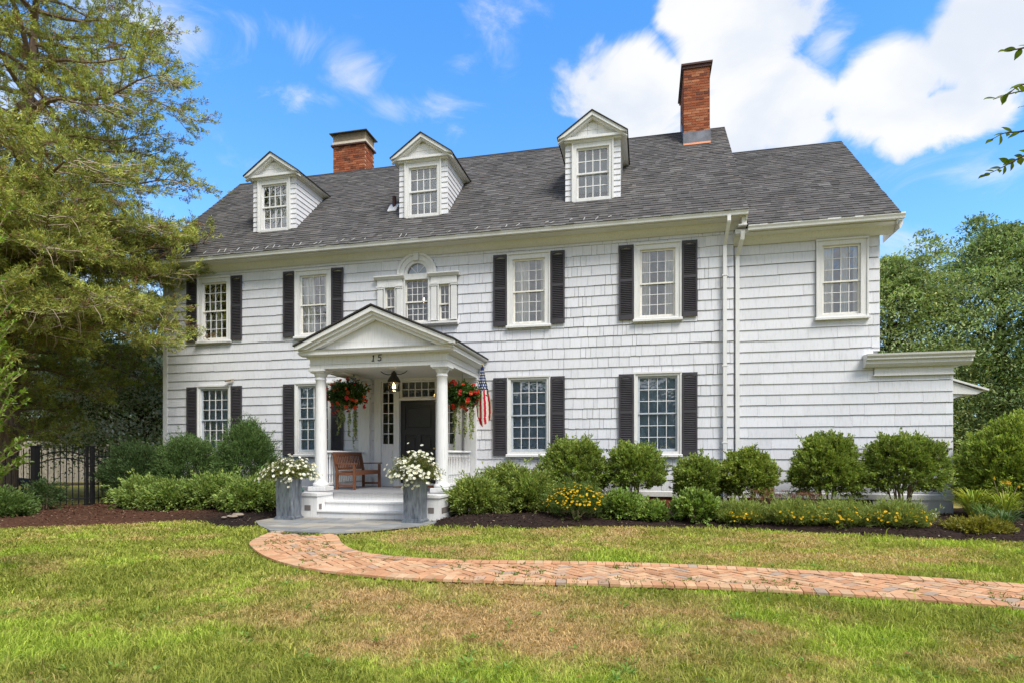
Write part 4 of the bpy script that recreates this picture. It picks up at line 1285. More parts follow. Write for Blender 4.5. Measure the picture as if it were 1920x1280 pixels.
mb = MB(); mb.box(-4.72, -3.34, 3.82, 4.68, 12.191, 12.215); mb.build('cap', simple('cap_steel', (.08, .07, .06), rough=.5, metal=.3), cL)

# ------------------------------------------------------------------ porch
FZ = .525; CXL, CXR, CYP = -1.42, 1.48, -2.2
P0 = .03
def porch():
    mb = MB(); mb.box(P0 - 1.72, P0 + 1.72, -2.455, -.01, .0, .485); mb.build('porch_base', M_PORCHW, house)
    x = P0 - 1.76; r = random.Random(2)
    while x < P0 + 1.75:
        m = MB(); m.box(0, .108, -2.52, -.012, .487, FZ + r.gauss(0, .0008)); m.build('floor_board', M_FLOOR, house, loc=(x, 0, 0)); x += .1105
    # steps between two cheek blocks
    for (yb, zt) in ((-2.82, .35), (-3.14, .175)):
        m = MB(); m.box(-.95, 1.01, yb + .03, -2.46, .0, zt - .032); m.box(-.95, 1.01, yb, -2.459, zt - .031, zt); m.build('step', M_PORCHW, house)
    for s, xa, xb in ((-1, -1.70, -.955), (1, 1.015, 1.76)):
        m = MB(); m.box(xa, xb, -3.13, -2.458, .0, .47); m.box(xa - .02, xb + .02, -3.155, -2.525, .471, .515)
        ck = m.build('step_cheek', M_PORCHW, house)
        for vxx in ((-1.24, -1.10) if s < 0 else (1.52, 1.64), (0, 0)):
            if vxx[0] == 0: continue
            m = MB(); m.box(vxx[0], vxx[1], -3.137, -3.131, .17, .28); m.build('vent', simple('vent_grey', (.16, .14, .13), rough=.7), ck)
        m = MB()
        if s < 0: m.box(-.954, -.948, -3.05, -2.95, .19, .30)
        else: m.box(1.761, 1.768, -3.02, -2.5, .16, .27)
        m.build('vent', simple('vent_grey', (.16, .14, .13), rough=.7), ck)
    for cx in (CXL, CXR):
        m = MB()
        prof = [(.168, .10), (.178, .12), (.180, .15), (.168, .175), (.150, .18), (.148, .20), (.138, .225)]
        for i in range(13):
            t = i / 12; prof.append((.136 - .024 * t ** 1.7, .24 + 2.25 * t))
        prof += [(.124, 2.50), (.126, 2.52), (.113, 2.525), (.113, 2.57), (.122, 2.575), (.135, 2.60), (.152, 2.635), (.155, 2.645)]
        m.lathe(prof, (cx, CYP, FZ), 40)
        c = m.build('porch_column', M_PORCHW, house, smooth=True)
        m = MB(); m.box(cx - .205, cx + .205, CYP - .205, CYP + .205, FZ + .002, FZ + .099); m.build('plinth', M_PORCHW, c, bevel=.006)
        m = MB(); m.box(cx - .165, cx + .165, CYP - .165, CYP + .165, FZ + 2.646, FZ + 2.675); m.box(cx - .195, cx + .195, CYP - .195, CYP + .195, FZ + 2.676, FZ + 2.724); m.build('abacus', M_PORCHW, c, bevel=.004)
    # beams
    B0, B1 = 3.25, 3.535
    m = MB()
    xl0, xl1, xr0, xr1 = CXL - .17, CXL + .17, CXR - .17, CXR + .17
    m.box(xl0, xr1, -2.37, -2.03, B0, B1); m.box(xl0, xl1, -2.029, -.012, B0, B1); m.box(xr0, xr1, -2.029, -.012, B0, B1)
    m.build('entablature', M_TRIM, house)
    m = MB()
    m.box(xl0 - .015, xr1 + .015, -2.385, -2.371, 3.345, 3.365); m.box(xl0 - .015, xl0 - .001, -2.37, -.012, 3.345, 3.365); m.box(xr1 + .001, xr1 + .015, -2.37, -.012, 3.345, 3.365)
    m.box(xl0 - .008, xr1 + .008, -2.378, -2.371, B0 + .002, B0 + .045); m.box(xr1 + .001, xr1 + .008, -2.37, -.012, B0 + .002, B0 + .045)
    m.build('moulding', M_TRIM, house)
    # horizontal cornice wraps the sides
    m = MB()
    xa, xb = CXL - .34, CXR + .34
    m.prism([(-2.371, B1 - .012), (-2.42, B1 - .008), (-2.50, B1 + .002), (-2.55, B1 + .006), (-2.55, B1 + .085), (-2.58, B1 + .105), (-2.371, B1 + .105)], 'x', xa, xb)
    m.box(xa, xl0 - .001, -2.37, -.012, B1 + .004, B1 + .104); m.box(xr1 + .001, xb, -2.37, -.012, B1 + .004, B1 + .104)
    m.prism([(xr1 + .001, B1 - .05), (xr1 + .05, B1 - .045), (xr1 + .13, B1 + .003), (xr1 + .001, B1 + .003)], 'y', -2.37, -.012)
    m.prism([(xl0 - .001, B1 - .05), (xl0 - .001, B1 + .003), (xl0 - .13, B1 + .003), (xl0 - .05, B1 - .045)], 'y', -2.37, -.012)
    m.box(xl0, xr1, -2.369, -.012, B1 + .005, B1 + .103)
    m.build('cornice', M_TRIM, house)
    # pediment
    c = P0 + .035; hw, ze, za = 1.84, 3.715, 4.495; sl = (za - ze) / hw; zc = B1 + .107
    def chev(d0, d1, y0, y1, nm):
        xb_ = (za - d1 - zc) / sl
        q = MB(); q.prism([(c - hw, ze - d0), (c, za - d0), (c + hw, ze - d0), (c + hw, min(ze - d0 - .004, zc)), (c + xb_, zc), (c, za - d1), (c - xb_, zc), (c - hw, min(ze - d0 - .004, zc))], 'y', y0, y1)
        q.build(nm, M_TRIM, house)
    chev(.012, .105, -2.70, -2.581, 'raking_cornice'); chev(.07, .175, -2.645, -2.52, 'raking_cornice'); chev(.14, .25, -2.59, -2.46, 'raking_cornice')
    q = MB(); xb_ = (za - .2 - zc) / sl; q.prism([(c - xb_, zc + .001), (c + xb_, zc + .001), (c, za - .2)], 'y', -2.44, -.02); q.build('tympanum', M_PORCHW, house)
    q = MB(); q.prism([(c - hw - .02, ze - .01), (c, za + .012), (c + hw + .02, ze - .01), (c + hw + .02, ze + .022), (c, za + .045), (c - hw - .02, ze + .022)], 'y', -2.73, -.014); q.build('porch_roof', M_ROOFEDGE, house)
    q = MB()   # boxed eaves along the sides
    for s in (-1, 1):
        q.prism([(c + s * (hw - .28), zc + .001), (c + s * (hw - .02), zc + .02), (c + s * hw, ze - .04), (c + s * hw, ze - .012), (c + s * (hw - .28), ze - .012 + .28 * sl)], 'y', -2.455, -.014)
    q.build('eave_box', M_TRIM, house)
    m = MB(); m.box(xl1 + .001, xr0 - .001, -2.028, -.013, B0 + .06, B0 + .09); m.build('porch_ceiling', M_PORCHW, house)
    # pilasters against the wall
    for cx in (CXL, CXR):
        m = MB(); m.box(cx - .15, cx + .15, -.13, .011, FZ + .16, B0 - .09); m.box(cx - .175, cx + .175, -.155, .011, FZ + .001, FZ + .159); m.box(cx - .17, cx + .17, -.15, .011, B0 - .089, B0 - .045); m.box(cx - .19, cx + .19, -.17, .011, B0 - .044, B0 - .002)
        m.build('pilaster', M_PORCHW, house)
    # railings with turned balusters
    bal = MB(); bal.lathe([(.021, .0), (.021, .13), (.013, .14), (.019, .155), (.013, .17), (.024, .21), (.022, .30), (.013, .52), (.012, .56), (.018, .575), (.012, .59), (.021, .60), (.021, .70)], n=10)
    bm = bal.mesh('baluster'); bm.materials.append(M_PORCHW)
    for cx in (CXL - .0, CXR + .0):
        m = MB(); m.prism([(cx - .045, 1.385), (cx + .045, 1.385), (cx + .05, 1.41), (cx + .02, 1.435), (cx - .02, 1.435), (cx - .05, 1.41)], 'y', -2.02, -.17); m.box(cx - .03, cx + .03, -2.02, -.17, .64, .685)
        r = m.build('railing', M_PORCHW, house)
        for i in range(16):
            o = bpy.data.objects.new('baluster', bm); o.location = (cx, -1.93 + i * .113, .685); link(o, r)
    # door surround
    m = MB()
    for s in (-1, 1):
        a, b = sorted((DX + s * 1.015, DX + s * 1.20)); m.box(a, b, -.05, .10, FZ, 3.25)
        a, b = sorted((DX + s * .50, DX + s * .655)); m.box(a, b, -.05, .10, FZ, 3.25)
    m.box(DX - 1.20, DX + 1.20, -.05, .10, 3.251, 3.5); m.box(DX - .50, DX + .50, -.05, .10, 2.742, 2.81); m.box(DX - .53, DX + .53, -.09, -.051, 2.74, 2.775)
    m.build('door_surround', M_PORCHW, house)
    m = MB(); m.box(DX - .50, DX + .50, -.02, .12, FZ + .001, .60); m.build('threshold', M_PORCHW, house)
    d = MB(); d.box(DX - .498, DX + .498, .085, .12, .601, 2.74)
    ring(d, DX - .498, DX + .498, .601, 2.74, .12, .055, .084, wt=.13, wb=.22)
    d.box(DX - .378, DX + .378, .055, .084, 1.85, 1.99); d.box(DX - .378, DX + .378, .055, .084, 1.30, 1.42); d.box(DX - .06, DX + .06, .055, .084, .822, 1.299); d.box(DX - .06, DX + .06, .055, .084, 1.421, 1.849)
    dr = d.build('door', M_DOOR, house)
    for (a, b, e, g) in ((-.36, .36, 2.02, 2.58), (-.36, -.08, 1.45, 1.82), (.08, .36, 1.45, 1.82), (-.36, -.08, .85, 1.27), (.08, .36, .85, 1.27)):
        q = MB(); q.box(DX + a + .03, DX + b - .03, .066, .0845, e + .03, g - .03); q.build('panel', M_DOOR, dr, bevel=.008)
    q = MB(); q.lathe([(.012, 0), (.012, .03), (.028, .045), (.03, .06), (.018, .075)], n=14)
    k = q.build('door_knob', M_BRASS, dr, smooth=True); k.rotation_euler = (math.pi / 2, 0, 0); k.location = (DX + .44, .055, 1.50)
    # side lights and transom
    for s in (-1, 1):
        cx = DX + s * .835; gx = .155; z0, z1 = 1.62, 3.22
        q = MB()
        ring(q, cx - .179, cx + .179, 1.58, 3.25, .024, .02, .07, wt=.03, wb=.04)
        q.box(cx - .179, cx + .179, .02, .08, FZ, 1.579); q.box(cx - .12, cx + .12, .008, .0195, .72, 1.45)
        f = q.build('sidelight', M_PORCHW, house)
        b = MB(); b.box(cx - .010, cx + .010, .03, .05, z0, z1); ph = (z1 - z0) / 6
        for j in range(1, 6): b.box(cx - gx, cx - .0101, .031, .049, z0 + j * ph - .010, z0 + j * ph + .010); b.box(cx + .0101, cx + gx, .031, .049, z0 + j * ph - .010, z0 + j * ph + .010)
        b.build('glazing_bars', M_PORCHW, f)
        for i in (-1, 1):
            for j in range(6):
                o = pane_obj(gx, ph, f, cx + i * gx / 2, .055, z0 + (j + .5) * ph, M_GLASSD); o.name = 'sidelight_pane'
    q = MB(); ring(q, DX - .499, DX + .499, 2.811, 3.25, .05, .02, .07, wt=.035, wb=.03); t = q.build('transom', M_PORCHW, house)
    b = MB(); z0, z1, n = 2.84, 3.215, 7; pw = .90 / 5
    n = 5
    for i in range(1, n): b.box(DX - .45 + i * pw - .010, DX - .45 + i * pw + .010, .03, .05, z0, z1)
    zm = (z0 + z1) / 2
    for i in range(n): b.box(DX - .45 + i * pw + (.0101 if i else 0), DX - .45 + (i + 1) * pw - (.0101 if i < n - 1 else 0), .031, .049, zm - .010, zm + .010)
    b.build('glazing_bars', M_PORCHW, t)
    for i in range(n):
        for j in range(2): o = pane_obj(pw, .1875, t, DX - .45 + (i + .5) * pw, .055, z0 + (j + .5) * .1875, M_GLASSD); o.name = 'transom_pane'
    # house number
    glyphs = {'1': [[(-.012, .10), (.012, .135), (-.006, .0)], [(-.03, .0), (.018, .0)]], '5': [[(.05, .14), (-.012, .137), (-.02, .078), (.012, .088), (.038, .064), (.032, .02), (.0, -.002), (-.034, .016)]]}
    for ch_, px in (('1', 700), ('5', 711.5)):
        p = aty(px, 673, -2.372)
        q = MB()
        for st_ in glyphs[ch_]: q.tube([(p[0] + a * 1.05, -2.379, 3.385 + b * .92) for a, b in st_], .0100, 6)
        q.build('house_number', M_IRON, house)
porch()

# ------------------------------------------------------------------ porch things
def lantern():
    c = (-.02, -1.35, 2.84)
    l = empty('porch_lantern', c); tag(l, 'dark bell shaped lantern with a lit bulb hanging in the porch', 'lantern')
    MB().lathe([(.150, .20), (.152, .215), (.148, .24), (.10, .33), (.065, .37), (.062, .43), (.03, .45), (.028, .50)], n=24).build('hood', M_BRONZE, l, smooth=True)
    m = MB(); m.lathe([(.135, .0), (.14, .012), (.14, .03), (.135, .035)], n=24); m.build('base_ring', M_BRONZE, l)
    for k in range(4):
        a = k * math.pi / 2 + .5; m = MB(); m.bar((.133 * math.cos(a), .133 * math.sin(a), .035), (.133 * math.cos(a), .133 * math.sin(a), .205), .014); m.build('bar', M_BRONZE, l)
    m = MB(); n = 24; vs = []
    for i in range(n):
        a = 2 * math.pi * i / n; vs += [(.122 * math.cos(a), .122 * math.sin(a), .036), (.122 * math.cos(a), .122 * math.sin(a), .2)]
    m.add(vs, [(2 * i, 2 * ((i + 1) % n), 2 * ((i + 1) % n) + 1, 2 * i + 1) for i in range(n)]); m.build('glass', M_GLASSD, l, smooth=True)
    MB().lathe([(.004, .05), (.03, .06), (.036, .10), (.028, .14), (.016, .165), (.016, .19)], n=14).build('bulb', M_BULB, l, smooth=True)
    m = MB()
    for s in (-1, 1):
        m.tube([(s * .06, 0, .39), (s * .16, 0, .385), (s * .27, 0, .42), (s * .36, 0, .49)], .009, 6)
    m.tube([(0, 0, .5), (0, 0, .474)], .03, 10)
    m.build('cable', M_IRON, l)
    pl = bpy.data.lights.new('lantern_light', 'POINT'); pl.energy = 4; pl.color = (1, .7, .38); pl.shadow_soft_size = .03
    po = bpy.data.objects.new('lantern_light', pl); po.location = (0, 0, .01); link(po, l)
lantern()

def bench(name, flip, label):
    # local: length along y (0..1.32), back at x=0, seat faces +x
    b = empty(name, (0, 0, 0)); tag(b, label, 'bench', 'teak porch benches')
    L, D = 1.30, .46
    for y in (0, L):
        for x in (0.0, D):
            m = MB()
            if x == 0:
                m.bar((.02, y, 0), (.02, y, .42), .055, .055, up=(0, 1, 0)); m.bar((.02, y, .415), (-.07, y, .87), .055, .05, up=(0, 1, 0))
            else: m.bar((D, y, 0), (D, y, .585), .055, .055, up=(0, 1, 0))
            m.build('leg', M_TEAK, b)
        m = MB(); m.bar((-.03, y, .60), (D + .06, y, .605), .075, .028); m.build('armrest', M_TEAK, b)
        m = MB(); m.bar((.02, y, .10), (D, y, .10), .03, .05); m.bar((.02, y, .37), (D, y, .37), .03, .06); m.build('side_rail', M_TEAK, b)
    m = MB(); m.bar((D, .03, .375), (D, L - .03, .375), .03, .075); m.bar((.02, .03, .37), (.02, L - .03, .37), .03, .06); m.build('seat_rail', M_TEAK, b)
    for i in range(5):
        x = .05 + i * .088; m = MB(); m.box(x, x + .07, .03, L - .03, .411, .43); m.build('seat_slat', M_TEAK, b)
    m = MB(); m.bar((-.068, .0, .83), (-.068, L, .83), .035, .09); m.build('top_rail', M_TEAK, b)
    m = MB(); m.bar((-.005, .03, .485), (-.005, L - .03, .485), .03, .05); m.build('back_rail', M_TEAK, b)
    n = 15
    for i in range(n):
        y = .09 + i * (L - .18) / (n - 1); m = MB(); m.bar((-.008, y, .50), (-.062, y, .80), .014, .042, up=(0, 1, 0)); m.build('back_slat', M_TEAK, b)
    return b
b1 = bench('teak_bench', False, 'brown teak bench against the left porch railing facing the door')
b1.location = (-1.27, -1.78, FZ)
b2 = bench('teak_bench', True, 'brown teak bench on the right of the porch, half hidden behind planter and column')
b2.location = (1.28, -.42, FZ); b2.rotation_euler = (0, 0, math.pi)
m = MB(); m.box(-.42, .42, -.25, .25, 0, .016); dm = m.build('doormat', simple('coir', (.16, .10, .055), rough=.95, nscale=60, namt=.4), None, loc=(.05, -.40, FZ + .001)); tag(dm, 'brown coir doormat in front of the dark front door', 'doormat')

def flower_mesh(n_pet, rad, wid, col, ccol, cup=.2, cr=.28):
    V, F, K = [], [], []
    for k in range(n_pet):
        a = 2 * math.pi * k / n_pet; ca, sa = math.cos(a), math.sin(a)
        b = len(V)
        pts = [(.1 * rad, 0, 0), (.62 * rad, -wid / 2, cup * rad * .55), (rad, 0, cup * rad), (.62 * rad, wid / 2, cup * rad * .55)]
        for x, y, z in pts: V.append((x * ca - y * sa, x * sa + y * ca, z)); K.append(col)
        F += [(b, b + 1, b + 2), (b, b + 2, b + 3)]
    if ccol is not None:
        b = len(V); V.append((0, 0, rad * .2)); K.append(ccol)
        for k in range(6):
            a = 2 * math.pi * k / 6; V.append((cr * rad * math.cos(a), cr * rad * math.sin(a), rad * .06)); K.append(ccol)
        F += [(b, b + 1 + k, b + 1 + (k + 1) % 6) for k in range(6)]
    return np.array(V), np.array(F), np.array(K)
def blossoms(name, pos, up, size, proto, parent, kind='stuff', bright=.12):
    V, F, K = proto
    n = len(pos)
    up = unit(up); r = rvec(n); x = unit(np.cross(up, r)); y = np.cross(up, x)
    VV = pos[:, None, :] + size[:, None, None] * (V[None, :, 0:1] * x[:, None, :] + V[None, :, 1:2] * y[:, None, :] + V[None, :, 2:3] * up[:, None, :])
    FF = F[None] + (np.arange(n) * len(V))[:, None, None]
    CC = np.clip(K[None] * (1 + RNG.normal(size=(n, 1, 1)) * bright), 0, .92)
    o = np_mesh(name, VV.reshape(-1, 3), FF.reshape(-1, 3), M_PETAL, parent, CC.repeat(1, 0).reshape(-1, 3))
    if kind: tag(o, kind=kind)
    return o
DAISY = flower_mesh(9, .026, .017, (.80, .79, .72), (.62, .45, .05))
COREO = flower_mesh(8, .022, .016, (.78, .50, .015), (.55, .28, .01))

def planter(x, y, label):
    p = empty('zinc_planter', (x, y, .029)); tag(p, label, 'planter', 'zinc planters by the porch steps')
    h = .86; a, b = .172, .182
    m = MB()
    vs = [(-a, -a, .07), (a, -a, .07), (a, a, .07), (-a, a, .07), (-b, -b, h), (b, -b, h), (b, b, h), (-b, b, h)]
    c = b - .02; vs += [(-c, -c, h), (c, -c, h), (c, c, h), (-c, c, h), (-c, -c, h - .06), (c, -c, h - .06), (c, c, h - .06), (-c, c, h - .06)]
    fs = [(0, 3, 2, 1)] + [(i, (i + 1) % 4, 4 + (i + 1) % 4, 4 + i) for i in range(4)] + [(4 + i, 4 + (i + 1) % 4, 8 + (i + 1) % 4, 8 + i) for i in range(4)] + [(8 + i, 8 + (i + 1) % 4, 12 + (i + 1) % 4, 12 + i) for i in range(4)]
    m.add(vs, fs); m.build('box', M_ZINC, p)
    m = MB(); m.box(-.205, .205, -.205, .205, 0, .035); m.prism([(-.195, .0351), (.195, .0351), (.175, .069), (-.175, .069)], 'y', -.19, .19); m.build('base', M_ZINC, p)
    m = MB(); ring(m, -.195, .195, -.195, .195, .022, 0, .012)
    rim = MB(); e = .196
    rim.box(-e, e, -e, -e + .016, h - .022, h + .004); rim.box(-e, e, e - .016, e, h - .022, h + .004); rim.box(-e, -e + .016, -e + .016, e - .016, h - .022, h + .004); rim.box(e - .016, e, -e + .016, e - .016, h - .022, h + .004)
    rim.build('rim', M_ZINC, p)
    m = MB(); m.box(-.155, .155, -.155, .155, h - .09, h - .058); m.build('soil', simple('potting_soil', (.03, .02, .015), rough=1), p)
    return p
def daisy_plant(x, y, label, wide, tall, droop):
    d = empty('daisy_plant', (x, y, .029 + .80)); tag(d, label, 'flowers', 'white daisies in the zinc planters')
    n = 150
    tips, stems = [], MB()
    for k in range(n):
        a = rnd(1)[0] * 2 * math.pi; rr_ = math.sqrt(rnd(1)[0])
        hh = tall * (1.05 - .75 * rr_ ** 2) * random.uniform(.55, 1.05)
        tip = Vector((wide * rr_ * math.cos(a), wide * rr_ * math.sin(a) * .85, max(hh, -.12) - (droop if rr_ > .8 else 0) * random.random()))
        b = Vector((.10 * rr_ * math.cos(a), .10 * rr_ * math.sin(a), 0))
        md = (b + tip) / 2 + Vector((0, 0, .10))
        stems.tube([b, md, tip], [.004, .003, .0022], 4)
        tips.append((b, md, tip))
    stems.build('stems', simple('green_stem', (.10, .13, .03), rough=.7), d)
    # leaves along the stems
    N = 9000; i = RNG.integers(0, n, N); t = rnd(N) ** .8
    B = np.array([tuple(q[0]) for q in tips])[i]; Md = np.array([tuple(q[1]) for q in tips])[i]; T = np.array([tuple(q[2]) for q in tips])[i]
    tt = t[:, None]
    pos = (1 - tt) ** 2 * B + 2 * tt * (1 - tt) * Md + tt ** 2 * T + RNG.normal(size=(N, 3)) * .02
    leaves('foliage', pos, rvec(N) + np.array((0, 0, .5)), rvec(N), .025 + .03 * rnd(N), .009 + .008 * rnd(N), vary((.17, .18, .045), N, .3), M_LEAF, d)
    TT = np.array([tuple(q[2]) for q in tips]); extra = TT[RNG.integers(0, n, 120)] + RNG.normal(size=(120, 3)) * .05
    hang = np.array([(random.uniform(-.2, .2), -.2 - .04 * random.random(), random.uniform(-.16, .06)) for _ in range(12)])
    P = np.concatenate([TT, extra, hang])
    up = P * np.array((1.2, 1.2, .6)) + np.array((0, -.22, .30)) + RNG.normal(size=P.shape) * .14
    blossoms('blossoms', P, up, .95 + .5 * rnd(len(P)), DAISY, d)
    return d
planter(-1.385, -3.47, 'streaky grey zinc planter left of the porch steps')
planter(1.375, -3.45, 'streaky grey zinc planter right of the porch steps')
daisy_plant(-1.385, -3.47, 'rounded mass of white daisies in the left zinc planter', .66, .44, .18)
daisy_plant(1.375, -3.45, 'loose leggy white daisies in the right zinc planter', .62, .58, .16)

def hanging_basket(x, y, z, label, R, side):
    h = empty('hanging_basket', (x, y, z)); tag(h, label, 'hanging basket', 'red flowered hanging baskets')
    MB().lathe([(.05, -.26), (.13, -.23), (.19, -.14), (.21, -.04), (.215, -.02)], n=20).build('basket', simple('coco_liner', (.20, .11, .045), rough=.95, nscale=40, namt=.4), h, smooth=True)
    m = MB()
    for k in range(3):
        a = k * 2.1 + .4; m.tube([(.2 * math.cos(a), .2 * math.sin(a), -.02), (0, 0, .36)], .004, 5)
    m.tube([(0, 0, .36), (0, 0, 3.252 - z)], .005, 5); m.build('hanger', M_IRON, h)
    N = 3600
    u = rvec(N); u[:, 2] = u[:, 2] * .75 + .12
    rad = R * (.45 + .55 * rnd(N) ** .5) * (1 + .30 * np.sin(u[:, 0] * 6 + side) * np.cos(u[:, 2] * 7) + .12 * RNG.normal(size=N))
    pos = u * rad[:, None] * np.array((1, 1, .88)) + np.array((0, 0, -.02))
    ax = unit(u + RNG.normal(size=(N, 3)) * .6 + np.array((0, 0, -.3)))
    leaves('foliage', pos, ax, rvec(N) * .7 + np.array((0, 0, 1)), .05 + .05 * rnd(N), .032 + .025 * rnd(N), vary((.06, .115, .022), N, .3), M_LEAF, h, .15)
    fm = []
    for c in ((.85, .12, .05), (.88, .22, .10), (.78, .06, .07)):
        V, F, K = flower_mesh(7, .048, .048, c, None, .55)
        V2 = V * np.array((.62, .62, 1)) + np.array((0, 0, .014)); F2 = F + len(V)
        me = bpy.data.meshes.new('flower'); VV = np.concatenate([V, V2]); FF = np.concatenate([F, F2]); me.from_pydata([tuple(v) for v in VV], [], [tuple(f) for f in FF])
        at = me.color_attributes.new('Col', 'FLOAT_COLOR', 'POINT'); kk = np.ones((len(VV), 4), np.float32); kk[:, :3] = np.concatenate([K, K * .8]); at.data.foreach_set('color', kk.ravel())
        me.materials.append(M_PETAL); fm.append(me)
    for k in range(40):
        v = Vector(tuple(rvec(1)[0])); v.y = -abs(v.y) if random.random() < .8 else v.y; v.z = v.z * .8 + .0
        v.normalize()
        o = bpy.data.objects.new('flower', random.choice(fm)); kq = random.uniform(.92, 1.25); o.location = (v.x * R * kq, v.y * R * kq, v.z * R * .92 * kq - .03)
        o.rotation_euler = (v + Vector((random.gauss(0, .4), random.gauss(0, .4), -.2))).to_track_quat('Z', 'Y').to_euler(); s = random.uniform(.8, 1.35); o.scale = (s, s, s); link(o, h)
    # trailing variegated vines
    for k in range(11):
        a = random.uniform(-math.pi, 0) if k > 2 else random.uniform(0, math.pi); r0 = .2
        x0, y0 = r0 * math.cos(a) + (0 if side < 0 else .02), r0 * math.sin(a); Lh = random.uniform(.55, 1.0) if k else 1.2
        pts = [(x0 * .8, y0 * .8, -.03), (x0 * 1.1, y0 * 1.1, -.12)] + [(x0 * 1.15 + .015 * math.sin(j * 1.7 + k), y0 * 1.15 + .015 * math.cos(j * 2.1), -.12 - Lh * j / 8) for j in range(1, 9)]
        m = MB(); m.tube(pts, .003, 4)
        n = 170; t = rnd(n) * (len(pts) - 1.001); i = t.astype(int); f = (t - i)[:, None]; P = np.array(pts); pos = P[i] * (1 - f) + P[i + 1] * f
        v = m.build('trailing_vine', M_STEM, h)
        leaves('vine_leaves', pos, rvec(n) + np.array((0, 0, -.2)), rvec(n), .03 + .025 * rnd(n), .02 + .012 * rnd(n), vary((.28, .33, .13), n, .35), M_LEAF, v)
        v.children[0]['kind'] = 'stuff'
hanging_basket(-1.42, -1.0, 2.80, 'hanging basket of red begonias with long trailing vines by the left column', .44, -1)
hanging_basket(1.55, -1.0, 2.72, 'smaller hanging basket of red begonias beside the flag', .36, 1)

def flag():
    tip = Vector(aty(904.5, 684, -.80)); base = Vector(aty(910, 775, -.05))
    f = empty('american_flag', base); tag(f, 'american flag drooping from a short pole on the wall right of porch', 'flag')
    m = MB(); m.tube([(0, 0, 0), tip - base], .013, 8); m.build('pole', simple('pole_wood', (.10, .05, .03), rough=.5), f)
    m = MB(); m.lathe([(.004, -.02), (.02, -.01), (.024, .01), (.004, .035)], tuple(tip - base), 10); m.build('finial', M_BRASS, f)
    m = MB(); m.box(-.04, .04, .0, .045, -.05, .05); m.build('bracket', M_IRON, f)
    # cloth: hangs in folds from the upper pole
    top = (tip - base) * .96
    NS, NT = 60, 96
    mb = MB(); H = 1.42
    def pt(s, t):
        w = .06 + .33 * min(1, t / .6) ** 1.0
        if t > .88: w *= 1 - (t - .88) * 1.6
        x = (s - .5) * w + .03 * t - .01 * math.sin(t * 5)
        y = -.02 + .028 * math.sin(s * 9.0 + t * 1.2) * min(1, t * 2.2) + .10 * t
        z = -t * H + (.20 * (abs(s - .32)) * max(0, t - .55) / .45) * 1.6
        return (top.x + x, top.y + y, top.z + z)
    red, white, blue = (.58, .015, .045), (.82, .79, .78), (.025, .045, .20)
    for i in range(NS):
        for j in range(NT):
            s, t = (i + .5) / NS, (j + .5) / NT
            if t < .40 + .03 * math.sin(s * 7):
                c = blue
                u = s * 4.2 + (.5 if int(t * 22) % 2 else 0); v = t * 22
                if (u % 1 - .5) ** 2 + ((v % 1) - .5) ** 2 < .085 and t > .05: c = white
            else:
                k = int((s + (t - .4) * .16 * (1 if t < .86 else -2.2)) * 7.4)
                c = red if k % 2 == 0 else white
            q = [pt(i / NS, j / NT), pt((i + 1) / NS, j / NT), pt((i + 1) / NS, (j + 1) / NT), pt(i / NS, (j + 1) / NT)]
            mb.add(q, [(0, 1, 2, 3)], c)
    mb.build('cloth', M_PETAL, f, colors=True)
flag()

# ------------------------------------------------------------------ iron fence and what lies behind it
def iron_fence():
    A = [(-10.6, -4.6), (-8.49, -3.05)]; G = [(-8.49, -3.05), (-7.6, -2.4)]; B = [(-7.6, -2.4), (-7.83, -.02)]
    f = empty('iron_fence', (-8.49, -3.05, -.04)); tag(f, 'black wrought iron picket fence left of the house', 'fence')
    g = empty('iron_gate', (-7.9, -2.6, -.04)); tag(g, 'arched black iron garden gate in the picket fence', 'gate')
    def run(p, q, par, arch):
        p = Vector((p[0], p[1], -.04)); q = Vector((q[0], q[1], -.04)); d = q - p; L = d.length; n = int(L / .112); o = par.location
        for i in range(1, n):
            t = i / n; b = p + d * t; top = 1.42 + (.16 * math.sin(math.pi * t) if arch else .06)
            m = MB(); m.box(-.008, .008, -.008, .008, .02, top); m.add([(-.012, -.012, top), (.012, -.012, top), (.012, .012, top), (-.012, .012, top), (0, 0, top + .06)], [(0, 1, 4), (1, 2, 4), (2, 3, 4), (3, 0, 4), (0, 3, 2, 1)])
            m.build('picket', M_IRON, par, loc=tuple(b - o))
        for z in (.12, .30):
            m = MB(); m.bar(p - o + Vector((0, 0, z)), q - o + Vector((0, 0, z)), .03, .03); m.build('rail', M_IRON, par)
        k = 10; pts = [p - o + d * (i / k) + Vector((0, 0, 1.30 + (.16 * math.sin(math.pi * i / k) if arch else .03))) for i in range(k + 1)]
        for dz in (0, -.16):
            m = MB(); m.tube([x + Vector((0, 0, dz)) for x in pts], .017, 5); m.build('rail', M_IRON, par)
    run(*A, f, False); run(*B, f, False); run(*G, g, True)
    for (x, y), w in (((-8.49, -3.05), .13), ((-7.58, -2.38), .065), ((-7.66, -2.44), .05)):
        m = MB(); m.box(-w / 2, w / 2, -w / 2, w / 2, 0, 1.56); m.box(-w / 2 - .012, w / 2 + .012, -w / 2 - .012, w / 2 + .012, 1.561, 1.60); m.build('post', M_IRON, f, loc=(x + 8.49, y + 3.05, 0))
iron_fence()
